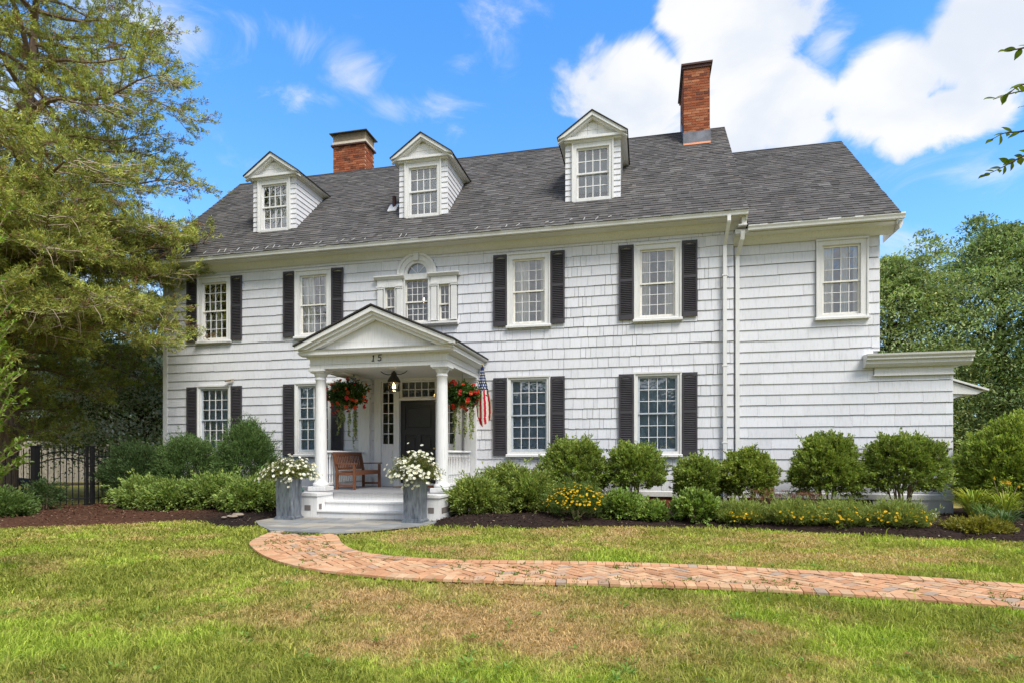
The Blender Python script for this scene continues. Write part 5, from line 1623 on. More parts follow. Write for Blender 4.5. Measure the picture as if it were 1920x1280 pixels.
def board_fence():
    p = Vector(atZ(-60, 900, 25)); q = Vector(atZ(300, 893, 28)); p.z = q.z = 0
    f = empty('board_fence', p); tag(f, 'weathered pale board fence far behind the iron gate', 'fence')
    d = q - p; L = d.length; n = int(L / .19); u = d.normalized(); nn = Vector((-u.y, u.x, 0))
    me = MB().box(-.088, .088, -.012, .012, .10, 1.95).mesh('board'); me.materials.append(M_CEDARB)
    for i in range(n):
        o = bpy.data.objects.new('board', me); o.location = u * (i * .19) + nn * random.gauss(0, .004) + Vector((0, 0, random.gauss(0, .012))); o.rotation_euler = (0, 0, math.atan2(u.y, u.x)); link(o, f)
    m = MB(); m.bar(nn * .04 + Vector((0, 0, .5)), d + nn * .04 + Vector((0, 0, .5)), .04, .09); m.bar(nn * .04 + Vector((0, 0, 1.5)), d + nn * .04 + Vector((0, 0, 1.5)), .04, .09); m.bar(Vector((0, 0, -.03)), d + Vector((0, 0, -.03)), .05, .2); m.build('rails', M_BARKD, f)
board_fence()
def patio_table():
    c = Vector(atZ(30, 925, 19)); c.z = -.04
    t = empty('patio_table', c, .3); tag(t, 'low black covered patio table behind the iron fence', 'table')
    m = MB(); m.prism([(-.42, .46), (.42, .40), (.44, .50), (.2, .60), (-.35, .66), (-.44, .60)], 'y', -.3, .3); m.build('cover', M_IRON, t)
    for x in (-.36, .36):
        for y in (-.24, .24): m = MB(); m.box(x - .025, x + .025, y - .025, y + .025, 0, .44); m.build('leg', M_IRON, t)
    m = MB(); m.box(-.36, .36, -.2, .2, .14, .17); m.build('shelf', M_IRON, t)
    c2 = Vector(atZ(2, 925, 18)); p = empty('terracotta_pot', (c2.x, c2.y, -.04)); tag(p, 'orange terracotta pot by the low patio table', 'pot')
    MB().lathe([(.11, 0), (.17, .28), (.19, .28), (.19, .35), (.15, .35), (.14, .30)], n=18).build('pot', M_TERRA, p, smooth=True)
patio_table()

# ------------------------------------------------------------------ planting
def lump(u, seed):
    s = seed * 1.7
    return 1 + .13 * np.sin(u[:, 0] * 4.1 + s) * np.cos(u[:, 1] * 3.7 + s * 2) + .08 * np.sin(u[:, 2] * 6.3 + s) + .06 * np.sin(u[:, 0] * 9 + u[:, 2] * 7 + s * 3)
def shrub(name, label, cat, c, rx, ry, z0, z1, col, n_cl=420, per=26, ll=.04, lw=.02, tuft=.13, seed=1, group=None, up=.45, stems=0, inner=.3, spread=.55, mat=None, flat=1.0, taper=0.0, stem_mat=None):
    """lumpy shrub of many leafy shoots; z0..z1 is the leafy height range"""
    s = empty(name, (c[0], c[1], 0)); tag(s, label, cat, group)
    n_cl = int(n_cl * 1.7); ll *= 1.25; lw *= 1.35
    u = rvec(n_cl)
    u[:, 2] = np.where(u[:, 2] < -.75, -u[:, 2], u[:, 2])
    k = lump(u, seed) * np.where(rnd(n_cl) < inner, rnd(n_cl, .35, .85), rnd(n_cl, .86, 1.04))
    shoot = rnd(n_cl) < .14
    k = np.where(shoot, k * rnd(n_cl, 1.0, 1.12), k)
    hz = (z1 - z0) / 2
    ctr = u * k[:, None] * np.array((rx * .86, ry * .86, hz * .90)) + np.array((0, 0, z0 + hz))
    if taper:
        f = np.clip((ctr[:, 2] - z0) / (z1 - z0), 0, 1); ctr[:, :2] *= (1 - taper * f)[:, None]
    axis = unit(u * np.array((1, 1, flat)) * .8 + np.array((0, 0, up)) + RNG.normal(size=u.shape) * .3)
    tone = 1 + RNG.normal(size=n_cl) * .16
    i = np.repeat(np.arange(n_cl), per); N = len(i)
    t = rnd(N)
    tl = (tuft * (.6 + .8 * rnd(n_cl)) * np.where(shoot, 1.5, 1))[i]
    pos = ctr[i] + axis[i] * (t * tl)[:, None] + RNG.normal(size=(N, 3)) * (tuft * .22 * (1 - .6 * t))[:, None]
    pos[:, 2] = np.maximum(pos[:, 2], .06)
    ax = unit(axis[i] + rvec(N) * spread)
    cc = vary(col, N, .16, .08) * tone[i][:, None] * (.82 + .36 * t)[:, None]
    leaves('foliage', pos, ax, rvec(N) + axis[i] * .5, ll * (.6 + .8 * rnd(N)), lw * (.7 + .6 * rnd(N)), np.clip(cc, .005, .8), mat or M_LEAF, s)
    m = MB()
    nst = stems or 5
    for q in range(nst):
        a = q * 2.4 + seed; r0 = .04 + .05 * random.random(); r1 = (.55 if stems else .4) * rx * random.uniform(.4, 1)
        zt = z0 + (z1 - z0) * random.uniform(.35, .7)
        p1 = Vector((r0 * math.cos(a), r0 * math.sin(a), .0)); p3 = Vector((r1 * math.cos(a), r1 * math.sin(a), zt)); p2 = p1.lerp(p3, .5) + Vector((random.gauss(0, .03), random.gauss(0, .03), .05))
        m.tube([p1, p2, p3], [.018, .014, .006], 5)
        for w in range(2 if stems else 1):
            e = p2.lerp(p3, random.random()) ; b2 = a + random.uniform(-1.2, 1.2); m.tube([p2, p2 + Vector((r1 * .7 * math.cos(b2), r1 * .7 * math.sin(b2), (zt - p2.z) * .9))], [.010, .004], 4)
    m.build('stems', stem_mat or M_STEM, s)
    return s

BX = (.215, .275, .055)
GB = 'boxwoods along the front wall'
shrub('boxwood', 'big round boxwood beside the yellow flowers, under the window right of porch', 'bush', (4.2, -1.0), .75, .70, .20, 1.58, BX, 900, 26, seed=1, group=GB)
shrub('boxwood', 'round boxwood on bare stems below the window nearest the downspout', 'bush', (5.52, -1.0), .60, .6, .48, 1.48, (.225, .29, .058), 620, 26, seed=2, group=GB, stems=7)
shrub('boxwood', 'smallest low boxwood left of the downspouts', 'bush', (6.86, -1.05), .50, .5, .30, 1.22, BX, 520, 26, seed=3, group=GB)
shrub('boxwood', 'boxwood touching the foot of the downspouts', 'bush', (7.86, -1.05), .58, .55, .38, 1.36, (.235, .29, .052), 620, 26, seed=4, group=GB, stems=6)
shrub('boxwood', 'large egg shaped boxwood in front of the wing wall', 'bush', (9.40, -1.0), .74, .7, .34, 1.64, (.22, .28, .052), 860, 26, seed=5, group=GB, stems=6, taper=.18)
shrub('boxwood', 'boxwood with a pruned open base showing bare stems, near the wing corner', 'bush', (10.78, -1.0), .74, .66, .46, 1.66, (.215, .275, .055), 820, 26, seed=6, group=GB, stems=11)
shrub('arborvitae', 'bright green conical evergreen at the right edge of the photo', 'bush', (12.98, -.5), .98, .9, .05, 1.98, (.28, .35, .065), 1500, 30, ll=.055, lw=.018, tuft=.2, seed=7, up=.8, taper=.25)
YW = (.10, .16, .05)
shrub('yew', 'dark yew leaning over the iron fence left of the house', 'bush', (-7.05, -1.6), .92, .8, .1, 1.46, (.075, .12, .042), 900, 28, ll=.05, lw=.011, tuft=.2, seed=8, group='yews at the left corner', mat=M_NEEDLE)
shrub('yew', 'rounded dark yew below the leftmost ground floor window', 'bush', (-5.85, -1.15), .86, .8, .1, 1.66, YW, 950, 28, ll=.05, lw=.011, tuft=.2, seed=9, group='yews at the left corner', mat=M_NEEDLE)
yw3 = shrub('yew', 'tallest dark yew with a pointed top beside the porch', 'bush', (-4.1, -1.15), .95, .8, .1, 2.05, (.105, .17, .052), 1050, 28, ll=.05, lw=.011, tuft=.22, seed=10, group='yews at the left corner', mat=M_NEEDLE, taper=.5)
AZ = (.21, .28, .065)
for k, (x, y, rx, z1, lab) in enumerate([(-5.8, -2.5, .58, .58, 'leafy azalea at the fence end of the left bed'), (-4.85, -2.75, .52, .50, 'middle light green azalea of the left bed, in front of the dark yews'), (-3.95, -2.45, .58, .70, 'light green azalea below the pointed yew'), (-2.85, -2.7, .55, .62, 'azalea tucked behind the left zinc planter')]):
    shrub('azalea', lab, 'bush', (x, y), rx, .62, .07, z1, AZ, 300, 26, ll=.055, lw=.024, tuft=.24, inner=.4, seed=20 + k, group='azaleas in the left bed', up=.35, flat=.5)
for k, (x, y, rx, z1, lab) in enumerate([(2.3, -2.3, .52, .66, 'low azalea right beside the step cheek'), (2.75, -1.5, .58, .92, 'taller azalea under the flag'), (3.35, -1.8, .52, .78, 'azalea between the flag and the yellow flowers')]):
    shrub('azalea', lab, 'bush', (x, y), rx, .55, .08, z1, (.21, .265, .055), 300, 26, ll=.055, lw=.022, tuft=.24, inner=.4, seed=30 + k, group='azaleas right of the porch', up=.35, flat=.5)
for k, (x, y, rx, z1, lab) in enumerate([(5.29, -2.35, .36, .52, 'small rounded sedum beside the yellow coreopsis mound'), (6.70, -2.40, .40, .54, 'rounded pale green sedum in front of the smallest boxwood'), (5.85, -2.25, .26, .24, 'low leafy perennial between the two rounded sedums')]):
    shrub('sedum', lab, 'plant', (x, y), rx, .4, .04, z1, (.20, .28, .06), 240, 24, ll=.05, lw=.028, tuft=.12, seed=40 + k, group='sedums along the lawn edge')
shrub('low_juniper', 'low spreading evergreen at the left edge of the lawn', 'bush', (-7.15, -4.95), .72, .55, .02, .44, (.11, .17, .04), 520, 26, ll=.05, lw=.014, tuft=.18, seed=50, flat=.4)
shrub('seedling_shrub', 'small sparse shrub in front of the iron gate', 'bush', (-7.55, -3.6), .26, .22, .2, .58, (.07, .11, .035), 70, 22, ll=.05, lw=.02, tuft=.2, seed=51, stems=4)
shrub('golden_juniper', 'low golden juniper at the front of the right bed', 'plant', tuple(atz(1837, 1001, .03)[:2]), .46, .28, .02, .20, (.24, .22, .035), 160, 24, ll=.04, lw=.012, tuft=.12, seed=52, flat=.4)

def coreopsis(label, c, r, h, n_fl, seed, col=(.24, .29, .075)):
    s = shrub('coreopsis', label, 'flowers', c, r, r * .75, .03, h, col, 300, 22, ll=.055, lw=.008, tuft=.17, seed=seed, group='yellow coreopsis in the right bed', up=.9, flat=.7)
    u = rvec(n_fl); u[:, 2] = np.abs(u[:, 2]) * .9 + .12; u = unit(u)
    n_fl2 = n_fl
    P = u * np.array((r * 1.12, r * .92, (h - .03) * .5 * 1.45)) + np.array((0, 0, .03 + (h - .03) / 2)) + RNG.normal(size=(n_fl, 3)) * .03
    up = u + np.array((0, -.25, .7)) + RNG.normal(size=(n_fl, 3)) * .3
    blossoms('blossoms', P, up, .8 + .5 * rnd(n_fl), COREO, s)
coreopsis('tall mound of yellow coreopsis in front of the big boxwood', (4.42, -2.65), .54, .62, 300, 60, (.12, .18, .04))
coreopsis('small yellow coreopsis clump at the foot of the downspouts', (7.50, -2.55), .38, .28, 110, 61)
coreopsis('yellow coreopsis, leftmost of the three in front of the egg shaped boxwood', (8.36, -2.65), .42, .33, 90, 62)
coreopsis('yellow coreopsis, middle one of the three in front of the wing', (9.16, -2.70), .48, .33, 120, 63)
coreopsis('yellow coreopsis, last of the row towards the daylilies', (10.02, -2.75), .50, .34, 190, 64)
def rust_sedum(label, c, r, h, seed):
    s = empty('dried_sedum', (c[0], c[1], 0)); tag(s, label, 'plant', 'rust coloured sedums'); m = MB(); P = []
    for k in range(46):
        a = k * 2.4; rr_ = r * math.sqrt((k + .5) / 46); t = Vector((rr_ * math.cos(a), rr_ * math.sin(a) * .7, h * random.uniform(.6, 1.05))); m.tube([(t.x * .4, t.y * .4, .03), t], [.005, .003], 4); P.append(tuple(t))
    m.build('stems', M_BARKD, s)
    P = np.array(P); i = np.repeat(np.arange(len(P)), 26); N = len(i)
    pos = P[i] + RNG.normal(size=(N, 3)) * np.array((.035, .035, .012))
    o = leaves('flower_heads', pos, rvec(N) + np.array((0, 0, .6)), rvec(N), .015 + .015 * rnd(N), .012 + .008 * rnd(N), vary((.20, .085, .05), N, .3), M_LEAF, s); tag(o, kind='stuff')
rust_sedum('rust brown sedum heads below the downspout boxwood', (8.15, -1.85), .42, .62, 1)
rust_sedum('rust brown sedum heads at the left foot of the egg shaped boxwood', (8.85, -1.8), .3, .58, 2)

def strap_plant(label, c, r, h, n, col, seed, wid=.022, name='daylily', flowers=0):
    s = empty(name, (c[0], c[1], .05)); tag(s, label, 'plant', 'strap leaved plants at the right')
    a = rnd(n, 0, 2 * math.pi); L = h * (.7 + .6 * rnd(n)); out = r * (.4 + .7 * rnd(n))
    K = 6; V = []; 
    base = np.stack([np.cos(a) * .07 * rnd(n), np.sin(a) * .07 * rnd(n), np.zeros(n)], 1)
    side = np.stack([-np.sin(a), np.cos(a), np.zeros(n)], 1)
    rows = []
    for k in range(K + 1):
        t = k / K
        p = base + np.stack([np.cos(a) * out * t ** 1.3, np.sin(a) * out * t ** 1.3, L * (1.7 * t - 1.05 * t * t)], 1)
        w = wid * (1 - t ** 2.2) * .5 + .001
        rows += [p - side * w, p + side * w]
    V = np.stack(rows, 1).reshape(-1, 3); M = 2 * (K + 1)
    F = np.concatenate([np.arange(n)[:, None] * M + np.array([[2 * k, 2 * k + 1, 2 * k + 3, 2 * k + 2]]) for k in range(K)], 0)
    np_mesh('leaves', V, F, M_LEAF, s, np.repeat(vary(col, n, .22), M, 0))
    if flowers:
        m = MB(); P = []
        for k in range(flowers):
            t = Vector((random.gauss(0, r * .4), random.gauss(0, r * .3), h * random.uniform(1.0, 1.25))); m.tube([(0, 0, 0), t * .5 + Vector((0, 0, .1)), t], .004, 4); P.append(tuple(t))
        m.build('flower_stalks', M_STEM, s)
        blossoms('blossoms', np.array(P), rvec(flowers) + np.array((0, -.6, .6)), np.full(flowers, 1.3), flower_mesh(6, .035, .02, (.75, .45, .03), None, .8), s)
DL = (.34, .39, .06)
q = atz(1782, 968, .05); strap_plant('arching yellow green daylily clump nearest the wing corner', (q[0], q[1] - .9), .62, .74, 190, DL, 1)
strap_plant('flowering daylily clump in front of the conical evergreen', (12.25, -1.55), .5, .68, 150, DL, 2, flowers=5)
q = atz(1900, 1000, .05); strap_plant('blue green iris clump at the right edge of the bed', (q[0], q[1] + .25), .42, .42, 130, (.10, .16, .06), 3, .02, 'iris_clump')
strap_plant('grassy clump with bare seed stalks behind the iris', (11.75, -2.0), .40, .48, 120, (.13, .20, .05), 4, .014, 'grass_clump')
q = atz(1761, 975, .1)
st = MB().lathe([(.005, 0), (.04, .008), (.062, .04), (.062, .065), (.045, .095), (.005, .11)], n=16).build('white_stone', M_ROSE, None, smooth=True, loc=(q[0], q[1] + .25, .11)); tag(st, 'small round white stone on the mulch beside the daylily', 'stone')
for k, (px, py, s) in enumerate([(446, 966, .11), (438, 968, .07), (430, 967, .06), (420, 969, .05)]):
    q = atz(px, py, .1); st = MB().lathe([(.01, 0), (.8 * s, .1 * s), (s, .4 * s), (.75 * s, .75 * s), (.02, .85 * s)], n=9).build('field_stone', simple('field_stone', (.26, .21, .16), rough=.9), None, loc=(q[0], q[1], .085))
    st.scale = (1.2, .9, .8); st.rotation_euler = (0, 0, k)
    tag(st, ['largest tan field stone on the mulch near the left planter', 'second pale field stone beside the largest one', 'third small stone in the row on the left mulch', 'leftmost smallest stone of the row on the left mulch'][k], 'stone', 'stones on the left mulch')
q = Vector((-1.62, -2.95, FZ))
fr = MB().lathe([(.01, 0), (.075, .01), (.085, .05), (.06, .09), (.01, .11)], n=14).build('garden_ornament', simple('verdigris', (.05, .11, .10), rough=.5), None, smooth=True, loc=(-1.60, -2.72, .517)); tag(fr, 'small dark green rounded ornament at the foot of the left column', 'ornament')

# ------------------------------------------------------------------ trees
def cedar():
    X0, Y0 = -11.25, -1.9
    t = empty('cedar_tree', (X0, Y0, -.05)); tag(t, 'huge old cedar with layered olive green boughs at the left', 'tree')
    def trunk(z): return np.array((.055 * z + .10 * math.sin(z * .7), .03 * z + .06 * math.sin(z * .9 + 1), z))
    m = MB(); m.tube([tuple(trunk(z)) for z in np.arange(0, 16.6, .6)], [max(.03, .30 - .0165 * z + (.12 * math.exp(-z * 1.6))) for z in np.arange(0, 16.6, .6)], 12)
    m.build('trunk', M_BARK, t, smooth=True)
    hz = [1.8, 2.4, 3.2, 4.4, 6, 7.7, 9, 10.5, 12, 13.5, 15, 16.6]; rz = [2.3, 3.1, 3.9, 4.9, 5.5, 5.2, 4.9, 4.7, 4.0, 3.4, 2.4, .8]
    br = MB(); tw = MB(); sp_p, sp_d, sp_l = [], [], []
    nb = 104
    for k in range(nb + 26):
        h = 2.1 + 14.0 * ((k + .5) / nb) ** .93
        az = k * 2.39996 + random.gauss(0, .25)
        R = np.interp(h, hz, rz) * random.uniform(.68, 1.06)
        if k >= nb:      # heavy low boughs on the sunny side
            h = random.uniform(4.6, 8.5); az = random.uniform(-1.25, .75); R = np.interp(h, hz, rz) * random.uniform(.7, 1.08)
        if h < 4.6 and math.cos(az - .15) > .55: R *= .58     # the lowest limbs on the house side were taken back
        up = random.uniform(-.05, .20) + (.25 if h > 12 else 0)
        p0 = trunk(h - .2 * R * .3); pts = []
        bend = random.gauss(0, .18)
        for i in range(10):
            s = i / 9
            a = az + bend * s
            z = up * R * s - .16 * R * s * s + .16 * R * max(0, s - .6) ** 1.5 + .03 * R * math.sin(s * 9 + k)
            pts.append(p0 + np.array((math.cos(a) * R * s, math.sin(a) * R * s, z)))
        br.tube([tuple(p) for p in pts], [max(.010, (.035 + .011 * R) * (1 - s / 9.3)) for s in range(10)], 6)
        P = np.array(pts)
        ns = int(R * 6.2)
        for j in range(ns):
            s = .16 + .84 * (j + random.random()) / ns
            i = min(8, int(s * 9)); f = s * 9 - i
            b = P[i] * (1 - f) + P[i + 1] * f; d = unit((P[i + 1] - P[i])[None])[0]
            sd = 1 if j % 2 else -1
            n = np.array((-d[1], d[0], 0)) * sd
            L = (.45 + 1.05 * math.sin(math.pi * min(1, s * .92)) ** .8) * random.uniform(.6, 1.15) * (.6 + R * .09)
            dir2 = unit((d * random.uniform(.45, 1.0) + n * random.uniform(.5, 1.0) + np.array((0, 0, random.gauss(.02, .2))))[None])[0]
            q1 = b + dir2 * L * .5 + np.array((0, 0, -.03)); q2 = b + dir2 * L + np.array((0, 0, .05 * L))
            tw.tube([tuple(b), tuple(q1), tuple(q2)], [.013, .010, .005], 3)
            # bare hanging twigs low down
            if h < 7 and random.random() < .55:
                e = q1 + np.array((random.gauss(0, .15), random.gauss(0, .15), -random.uniform(.15, .5))); tw.tube([tuple(q1), tuple((q1 + e) / 2 + np.array((.04, 0, 0))), tuple(e)], [.009, .007, .003], 3)
            for w in range(int((6 + L * 8) * (1 if h < 8 else .74))):
                u = random.uniform(.18, 1.02)
                p = (b * (1 - u) ** 2 + 2 * u * (1 - u) * q1 + u * u * q2) + RNG.normal(size=3) * np.array((.07, .07, .035))
                sp_p.append(p); sp_d.append(dir2 * .9 + n * .0 + RNG.normal(size=3) * .45 + np.array((0, 0, .38))); sp_l.append(random.uniform(.16, .30))
    br.build('branches', M_BARK, t); tag(tw.build('twigs', simple('grey_twig', (.34, .27, .20), rough=.9, spec=.1), t), kind='stuff')
    SP = np.array(sp_p); SD = unit(np.array(sp_d)); SL = np.array(sp_l)
    per = 24
    i = np.repeat(np.arange(len(SP)), per); N = len(i)
    tt = rnd(N)
    pos = SP[i] + SD[i] * (tt * SL[i])[:, None] + RNG.normal(size=(N, 3)) * .022
    ax = unit(SD[i] + rvec(N) * .75)
    tone = np.clip(1 + RNG.normal(size=len(SP)) * .28, .4, 2)[i]
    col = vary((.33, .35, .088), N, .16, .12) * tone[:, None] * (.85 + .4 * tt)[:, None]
    dead = (RNG.random(len(SP)) < .10)[i]
    col[dead] = vary((.25, .16, .09), int(dead.sum()), .2)
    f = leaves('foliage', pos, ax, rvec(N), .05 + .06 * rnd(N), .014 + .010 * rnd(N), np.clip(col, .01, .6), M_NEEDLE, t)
    print('cedar leaves', N)
cedar()

def broad_tree(name, label, cat, base, H, R, col, n_cl, per, ll, lw, seed, trunk_r=.2, clear=.15, flat=.45, top=None, extra=None, spires=(), bough=.17, group=None, mat=None, bark=None, holes=.3):
    """crown built as flat leafy layers on limbs inside a lumpy ovoid"""
    t = empty(name, (base[0], base[1], -.05)); tag(t, label, cat, group)
    rr_ = random.Random(seed)
    m = MB(); m.tube([(0, 0, 0), (.1, .05, H * .3), (0, .1, H * .6), (.05, 0, H * .95)], [trunk_r, trunk_r * .8, trunk_r * .45, .03], 9); m.build('trunk', bark or M_BARKD, t, smooth=True)
    u = rvec(n_cl); k = rnd(n_cl) ** .45
    zz = rnd(n_cl) ** .85
    z = H * (clear + (1 - clear) * zz)
    prof = np.interp(zz, [0, .12, .35, .6, .8, .93, 1], [.62, .9, 1, .82, .52, .25, .05]) if top is None else np.interp(zz, *top)
    a = rnd(n_cl, 0, 2 * math.pi)
    lob = 1 + .22 * np.sin(3 * a + seed) * np.cos(zz * 7 + seed) + .14 * np.sin(5 * a - zz * 11)
    r = R * prof * lob * k
    C = np.stack([r * np.cos(a), r * np.sin(a), z], 1)
    for (sx, sy, sz, sh) in spires:
        q = rnd(26); an = rnd(26, 0, 6.28); C = np.concatenate([C, np.stack([sx + np.cos(an) * (1 - q) * 1.0, sy + np.sin(an) * (1 - q) * 1.0, sz + q * sh], 1)]); a = np.concatenate([a, an])
    n_cl = len(C)
    keep = (fbm2(C[:, 0] * .9 + seed * 7 + C[:, 1] * .6, C[:, 2] * 1.2 + C[:, 1] * .5, 2) > holes) | (rnd(n_cl) < .18)
    C = C[keep]; n = len(C); a = a[keep]
    li = MB()
    for q in RNG.choice(n, min(n, 70), replace=False):
        c = C[q]; s0 = (0, .05, max(.2, c[2] - .35 * math.hypot(c[0], c[1]) - .2)); li.tube([s0, tuple(np.array(s0) * .4 + c * .6 + np.array((0, 0, .05))), tuple(c)], [.03 + .004 * H, .02, .006], 4)
    li.build('limbs', bark or M_BARKD, t)
    size = bough * R * (.6 + .9 * rnd(n)) * np.clip(1.25 - .9 * C[:, 2] / H, .22, 1)
    i = np.repeat(np.arange(n), per); N = len(i)
    off = RNG.normal(size=(N, 3)) * size[i][:, None] * np.array((1, 1, .17))
    off[:, 2] -= .28 * (off[:, 0] ** 2 + off[:, 1] ** 2) / size[i]
    pos = C[i] + off
    outw = unit(C[i] * np.array((1, 1, 0)) + off + 1e-3)
    ax = unit(outw * .6 + rvec(N) * .8 + np.array((0, 0, .05)))
    tone = (1 + RNG.normal(size=n) * .28)[i]
    cc = vary(col, N, .18, .1) * tone[:, None]
    if extra:
        frac, ec = extra
        w = RNG.random(N) < frac * np.clip(1 + off[:, 2] / size[i], .25, 1)
        cc[w] = vary(ec, int(w.sum()), .12, .03)
    leaves('crown', pos, ax, rvec(N) * .6 + np.array((0, 0, 1)), ll * (.6 + .8 * rnd(N)), lw * (.7 + .6 * rnd(N)), np.clip(cc, .006, .8), mat or M_LEAF, t)
    return t
DK = (.28, .35, .155)
broad_tree('evergreen_tree', 'tall dark evergreen behind the wing with the highest pointed top', 'tree', (17.6, 9.0), 9.1, 4.4, DK, 820, 120, .115, .05, 3, .3, .03, group='trees behind the wing', holes=.1, spires=((-1.2, -1, 6.5, 2.7), (.8, -1.2, 6.6, 2.3)))
broad_tree('evergreen_tree', 'dark evergreen rising just past the wing corner', 'tree', (14.0, 8.5), 8.2, 3.5, (.30, .365, .155), 640, 120, .11, .05, 5, .25, .03, group='trees behind the wing', holes=.12, spires=((.6, -1.2, 6.4, 2.4), (-1.0, -.8, 5.8, 2.2)))
broad_tree('evergreen_tree', 'dark evergreen reaching the right edge of the photo', 'tree', (19.5, 5.5), 9.0, 3.8, (.28, .355, .15), 680, 120, .115, .05, 8, .28, .03, group='trees behind the wing', holes=.1, spires=((-1.0, -.4, 6.8, 2.6),))
broad_tree('dogwood_tree', 'white flowering dogwood between the cedar and the house corner', 'tree', (-12.0, 3.4), 5.4, 3.1, (.20, .25, .11), 620, 70, .12, .075, 11, .12, .27, extra=(.85, (.86, .84, .79)), holes=.15)
broad_tree('background_tree', 'dark tree filling the gap behind the cedar trunk', 'tree', (-24.0, 9.0), 11.0, 5.0, (.10, .135, .05), 700, 60, .22, .10, 13, .3, .34, group='trees far left')
broad_tree('background_tree', 'dark tree behind the dogwood, left of the house', 'tree', (-17.5, 14.0), 9.5, 4.6, (.09, .13, .05), 700, 60, .22, .10, 14, .3, .32, group='trees far left')
broad_tree('background_tree', 'low dark tree beyond the board fence at far left', 'tree', (-33.0, 16.0), 10.5, 6.0, (.09, .125, .045), 700, 60, .25, .12, 15, .3, .26, group='trees far left')
def treeline():
    n = 40000
    a = rnd(n, 0, 2 * math.pi); d = rnd(n, 62, 75)
    h = 9 + 5 * fbm2(a * 9, a * 0 + 3, 3)
    z = h * rnd(n) ** .8
    pos = np.stack([np.cos(a) * d + 3, np.sin(a) * d, z], 1)
    o = leaves('treeline', pos, rvec(n), rvec(n), 1.0 + .9 * rnd(n), .7 + .4 * rnd(n), vary((.04, .065, .022), n, .25), M_LEAF); tag(o, 'distant wooded treeline behind the house', 'treeline', kind='stuff')
treeline()

def leafy_sprays(name, label, base, limbs, leaf_l, leaf_w, col, step, mat=M_LEAF, parts=True, tw=.006):
    t = empty(name, base); tag(t, label, 'tree' if 'tree' in name else 'bush')
    return t
def edge_shrub():
    c = Vector(atZ(-95, 900, 6.2)); c.z = -.03
    t = empty('privet_shrub', c); tag(t, 'bright green leafy privet shoots poking in at the left edge', 'bush')
    m = MB(); P, A = [], []
    for k in range(58):
        zt = random.uniform(1.1, 4.0); px = random.uniform(-70, 62) if zt < 2.6 else random.uniform(-80, 30)
        e = Vector(atZ(px, 852 - (zt - 1.33) * 1100 / 6.2, 6.2 + random.uniform(-.5, .5))) - c
        s = Vector((random.gauss(0, .12), random.gauss(0, .12), 0)); mid = Vector((s.x * .5 + e.x * .25, s.y * .5 + e.y * .25, e.z * .82))
        pts = [(1 - u) ** 2 * s + 2 * u * (1 - u) * mid + u * u * e for u in [i / 14 for i in range(15)]]
        m.tube(pts, [.012 * (1 - i / 16) + .002 for i in range(15)], 4)
        for i in range(7, 14):
            for w in range(9):
                f = random.random(); p = pts[i].lerp(pts[i + 1], f); d = (pts[i + 1] - pts[i]).normalized(); P.append(tuple(p)); A.append(tuple(d * .7 + Vector((random.gauss(0, .6), random.gauss(0, .6), random.gauss(.15, .4)))))
    m.build('stems', M_STEM, t)
    P = np.array(P); A = np.array(A); n = len(P)
    leaves('foliage', P, A, rvec(n) * .6 + np.array((0, 0, 1)), .045 + .03 * rnd(n), .022 + .012 * rnd(n), vary((.20, .29, .04), n, .2), M_LEAF, t, .2)
edge_shrub()
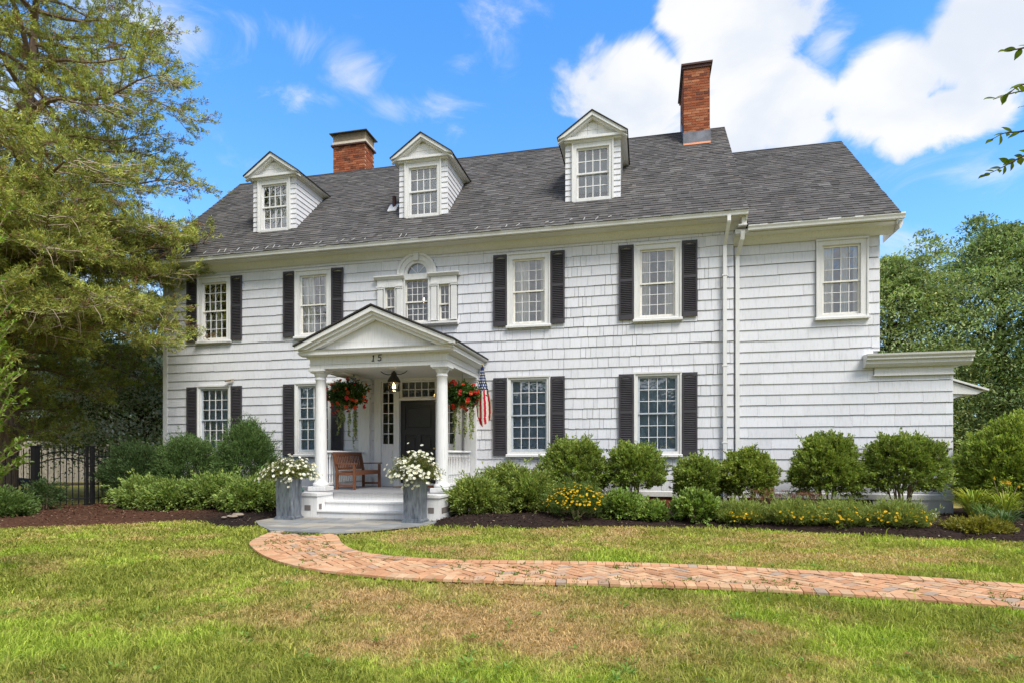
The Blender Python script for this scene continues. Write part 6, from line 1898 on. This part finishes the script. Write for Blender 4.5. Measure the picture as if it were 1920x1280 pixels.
def overhang():
    base = Vector(atZ(2420, 900, 3.4)); base.z = -.03
    t = empty('overhanging_tree', base); tag(t, 'leafy twigs of a nearby tree hanging in at the upper right edge', 'tree')
    hub = Vector(atZ(2330, -60, 3.3)) - base
    m = MB(); m.tube([(0, 0, 0), (.05, .03, 1.5), (-.02, 0, 2.8), hub], [.10, .085, .07, .04], 9); m.build('trunk', M_BARKD, t, smooth=True)
    twigs = [[(2330, -60), (2100, 60), (1985, 75), (1912, 92), (1880, 95)], [(2330, -60), (2110, 130), (1990, 150), (1915, 160), (1885, 185)], [(2330, -60), (2120, 140), (1980, 165), (1912, 172), (1862, 187)],
             [(2330, -40), (2130, 200), (2000, 225), (1920, 246), (1884, 250), (1860, 262)], [(2330, -40), (2140, 230), (2000, 262), (1920, 293), (1880, 314), (1850, 328)], [(2330, -40), (2130, 170), (1990, 190), (1915, 200)]]
    V = []
    nl = 0
    meshes = []
    for v in range(3):
        k = 9; vs = [(0, 0, 0)]; L = .055; W = .026 + .003 * v
        for i in range(1, k): x = i / k; w = W / 2 * math.sin(math.pi * x ** .85); vs += [(x * L, -w, .004 * math.sin(3 * x)), (x * L, 0, -.002 + .004 * math.sin(3 * x)), (x * L, w, .004 * math.sin(3 * x))]
        vs.append((L, 0, -.003)); fs = [(0, 1, 2), (0, 2, 3)]
        for i in range(k - 2): b = 1 + 3 * i; fs += [(b, b + 3, b + 4, b + 1), (b + 1, b + 4, b + 5, b + 2)]
        e = len(vs) - 1; fs += [(e - 3, e, e - 2), (e - 2, e, e - 1)]
        mb = MB().add(vs, fs, [(.10, .15, .012), (.13, .18, .015), (.08, .125, .012)][v]); me = mb.mesh('leaf', True); me.materials.append(M_LEAFM); meshes.append(me)
    for ti, tw in enumerate(twigs):
        dd = 2.75 + .12 * ti
        pts = [(Vector(atZ(px, py, dd + (.4 if i == 0 else 0))) - base) for i, (px, py) in enumerate(tw)]
        pts[0] = hub
        sm = []
        for i in range(len(pts) - 1):
            p0, p1, p2, p3 = pts[max(i - 1, 0)], pts[i], pts[i + 1], pts[min(i + 2, len(pts) - 1)]
            for k in range(5):
                u = k / 5; sm.append(.5 * ((2 * p1) + (p2 - p0) * u + (2 * p0 - 5 * p1 + 4 * p2 - p3) * u * u + (3 * p1 - p0 - 3 * p2 + p3) * u ** 3))
        sm.append(pts[-1])
        m = MB(); m.tube(sm, [.014 * (1 - i / len(sm)) ** 1.4 + .0012 for i in range(len(sm))], 5); tb = m.build('twig', M_BARKD, t)
        # leaves in two ranks
        Ls = [(sm[i + 1] - sm[i]).length for i in range(len(sm) - 1)]; tot = sum(Ls); s = tot * .35; sd = 1
        while s < tot + .001:
            acc = 0
            for i, l in enumerate(Ls):
                if acc + l >= s - 1e-6: break
                acc += l
            f = min(1, (s - acc) / max(l, 1e-6)); p = sm[i].lerp(sm[i + 1], f); d = (sm[i + 1] - sm[i]).normalized()
            end = s > tot - .03
            nvec = Vector((random.gauss(0, .3), -.6 + random.gauss(0, .4), .5 + random.gauss(0, .3)))
            sdv = d.cross(nvec).normalized() * sd
            ax = (d * (1.0 if end else .62) + sdv * (.1 if end else .8) + Vector((0, 0, random.gauss(.05, .12)))).normalized()
            zz = ax.orthogonal() if abs(ax.dot(nvec.normalized())) > .95 else (nvec - ax * nvec.dot(ax)).normalized()
            yy = zz.cross(ax)
            o = bpy.data.objects.new('leaf', random.choice(meshes)); k = random.uniform(.75, 1.2)
            o.matrix_local = Matrix.Translation(p) @ Matrix((ax, yy, zz)).transposed().to_4x4() @ Matrix.Scale(k, 4); link(o, tb)
            s += random.uniform(.016, .028) if ti in (3, 4) else random.uniform(.024, .042); sd = -sd
overhang()
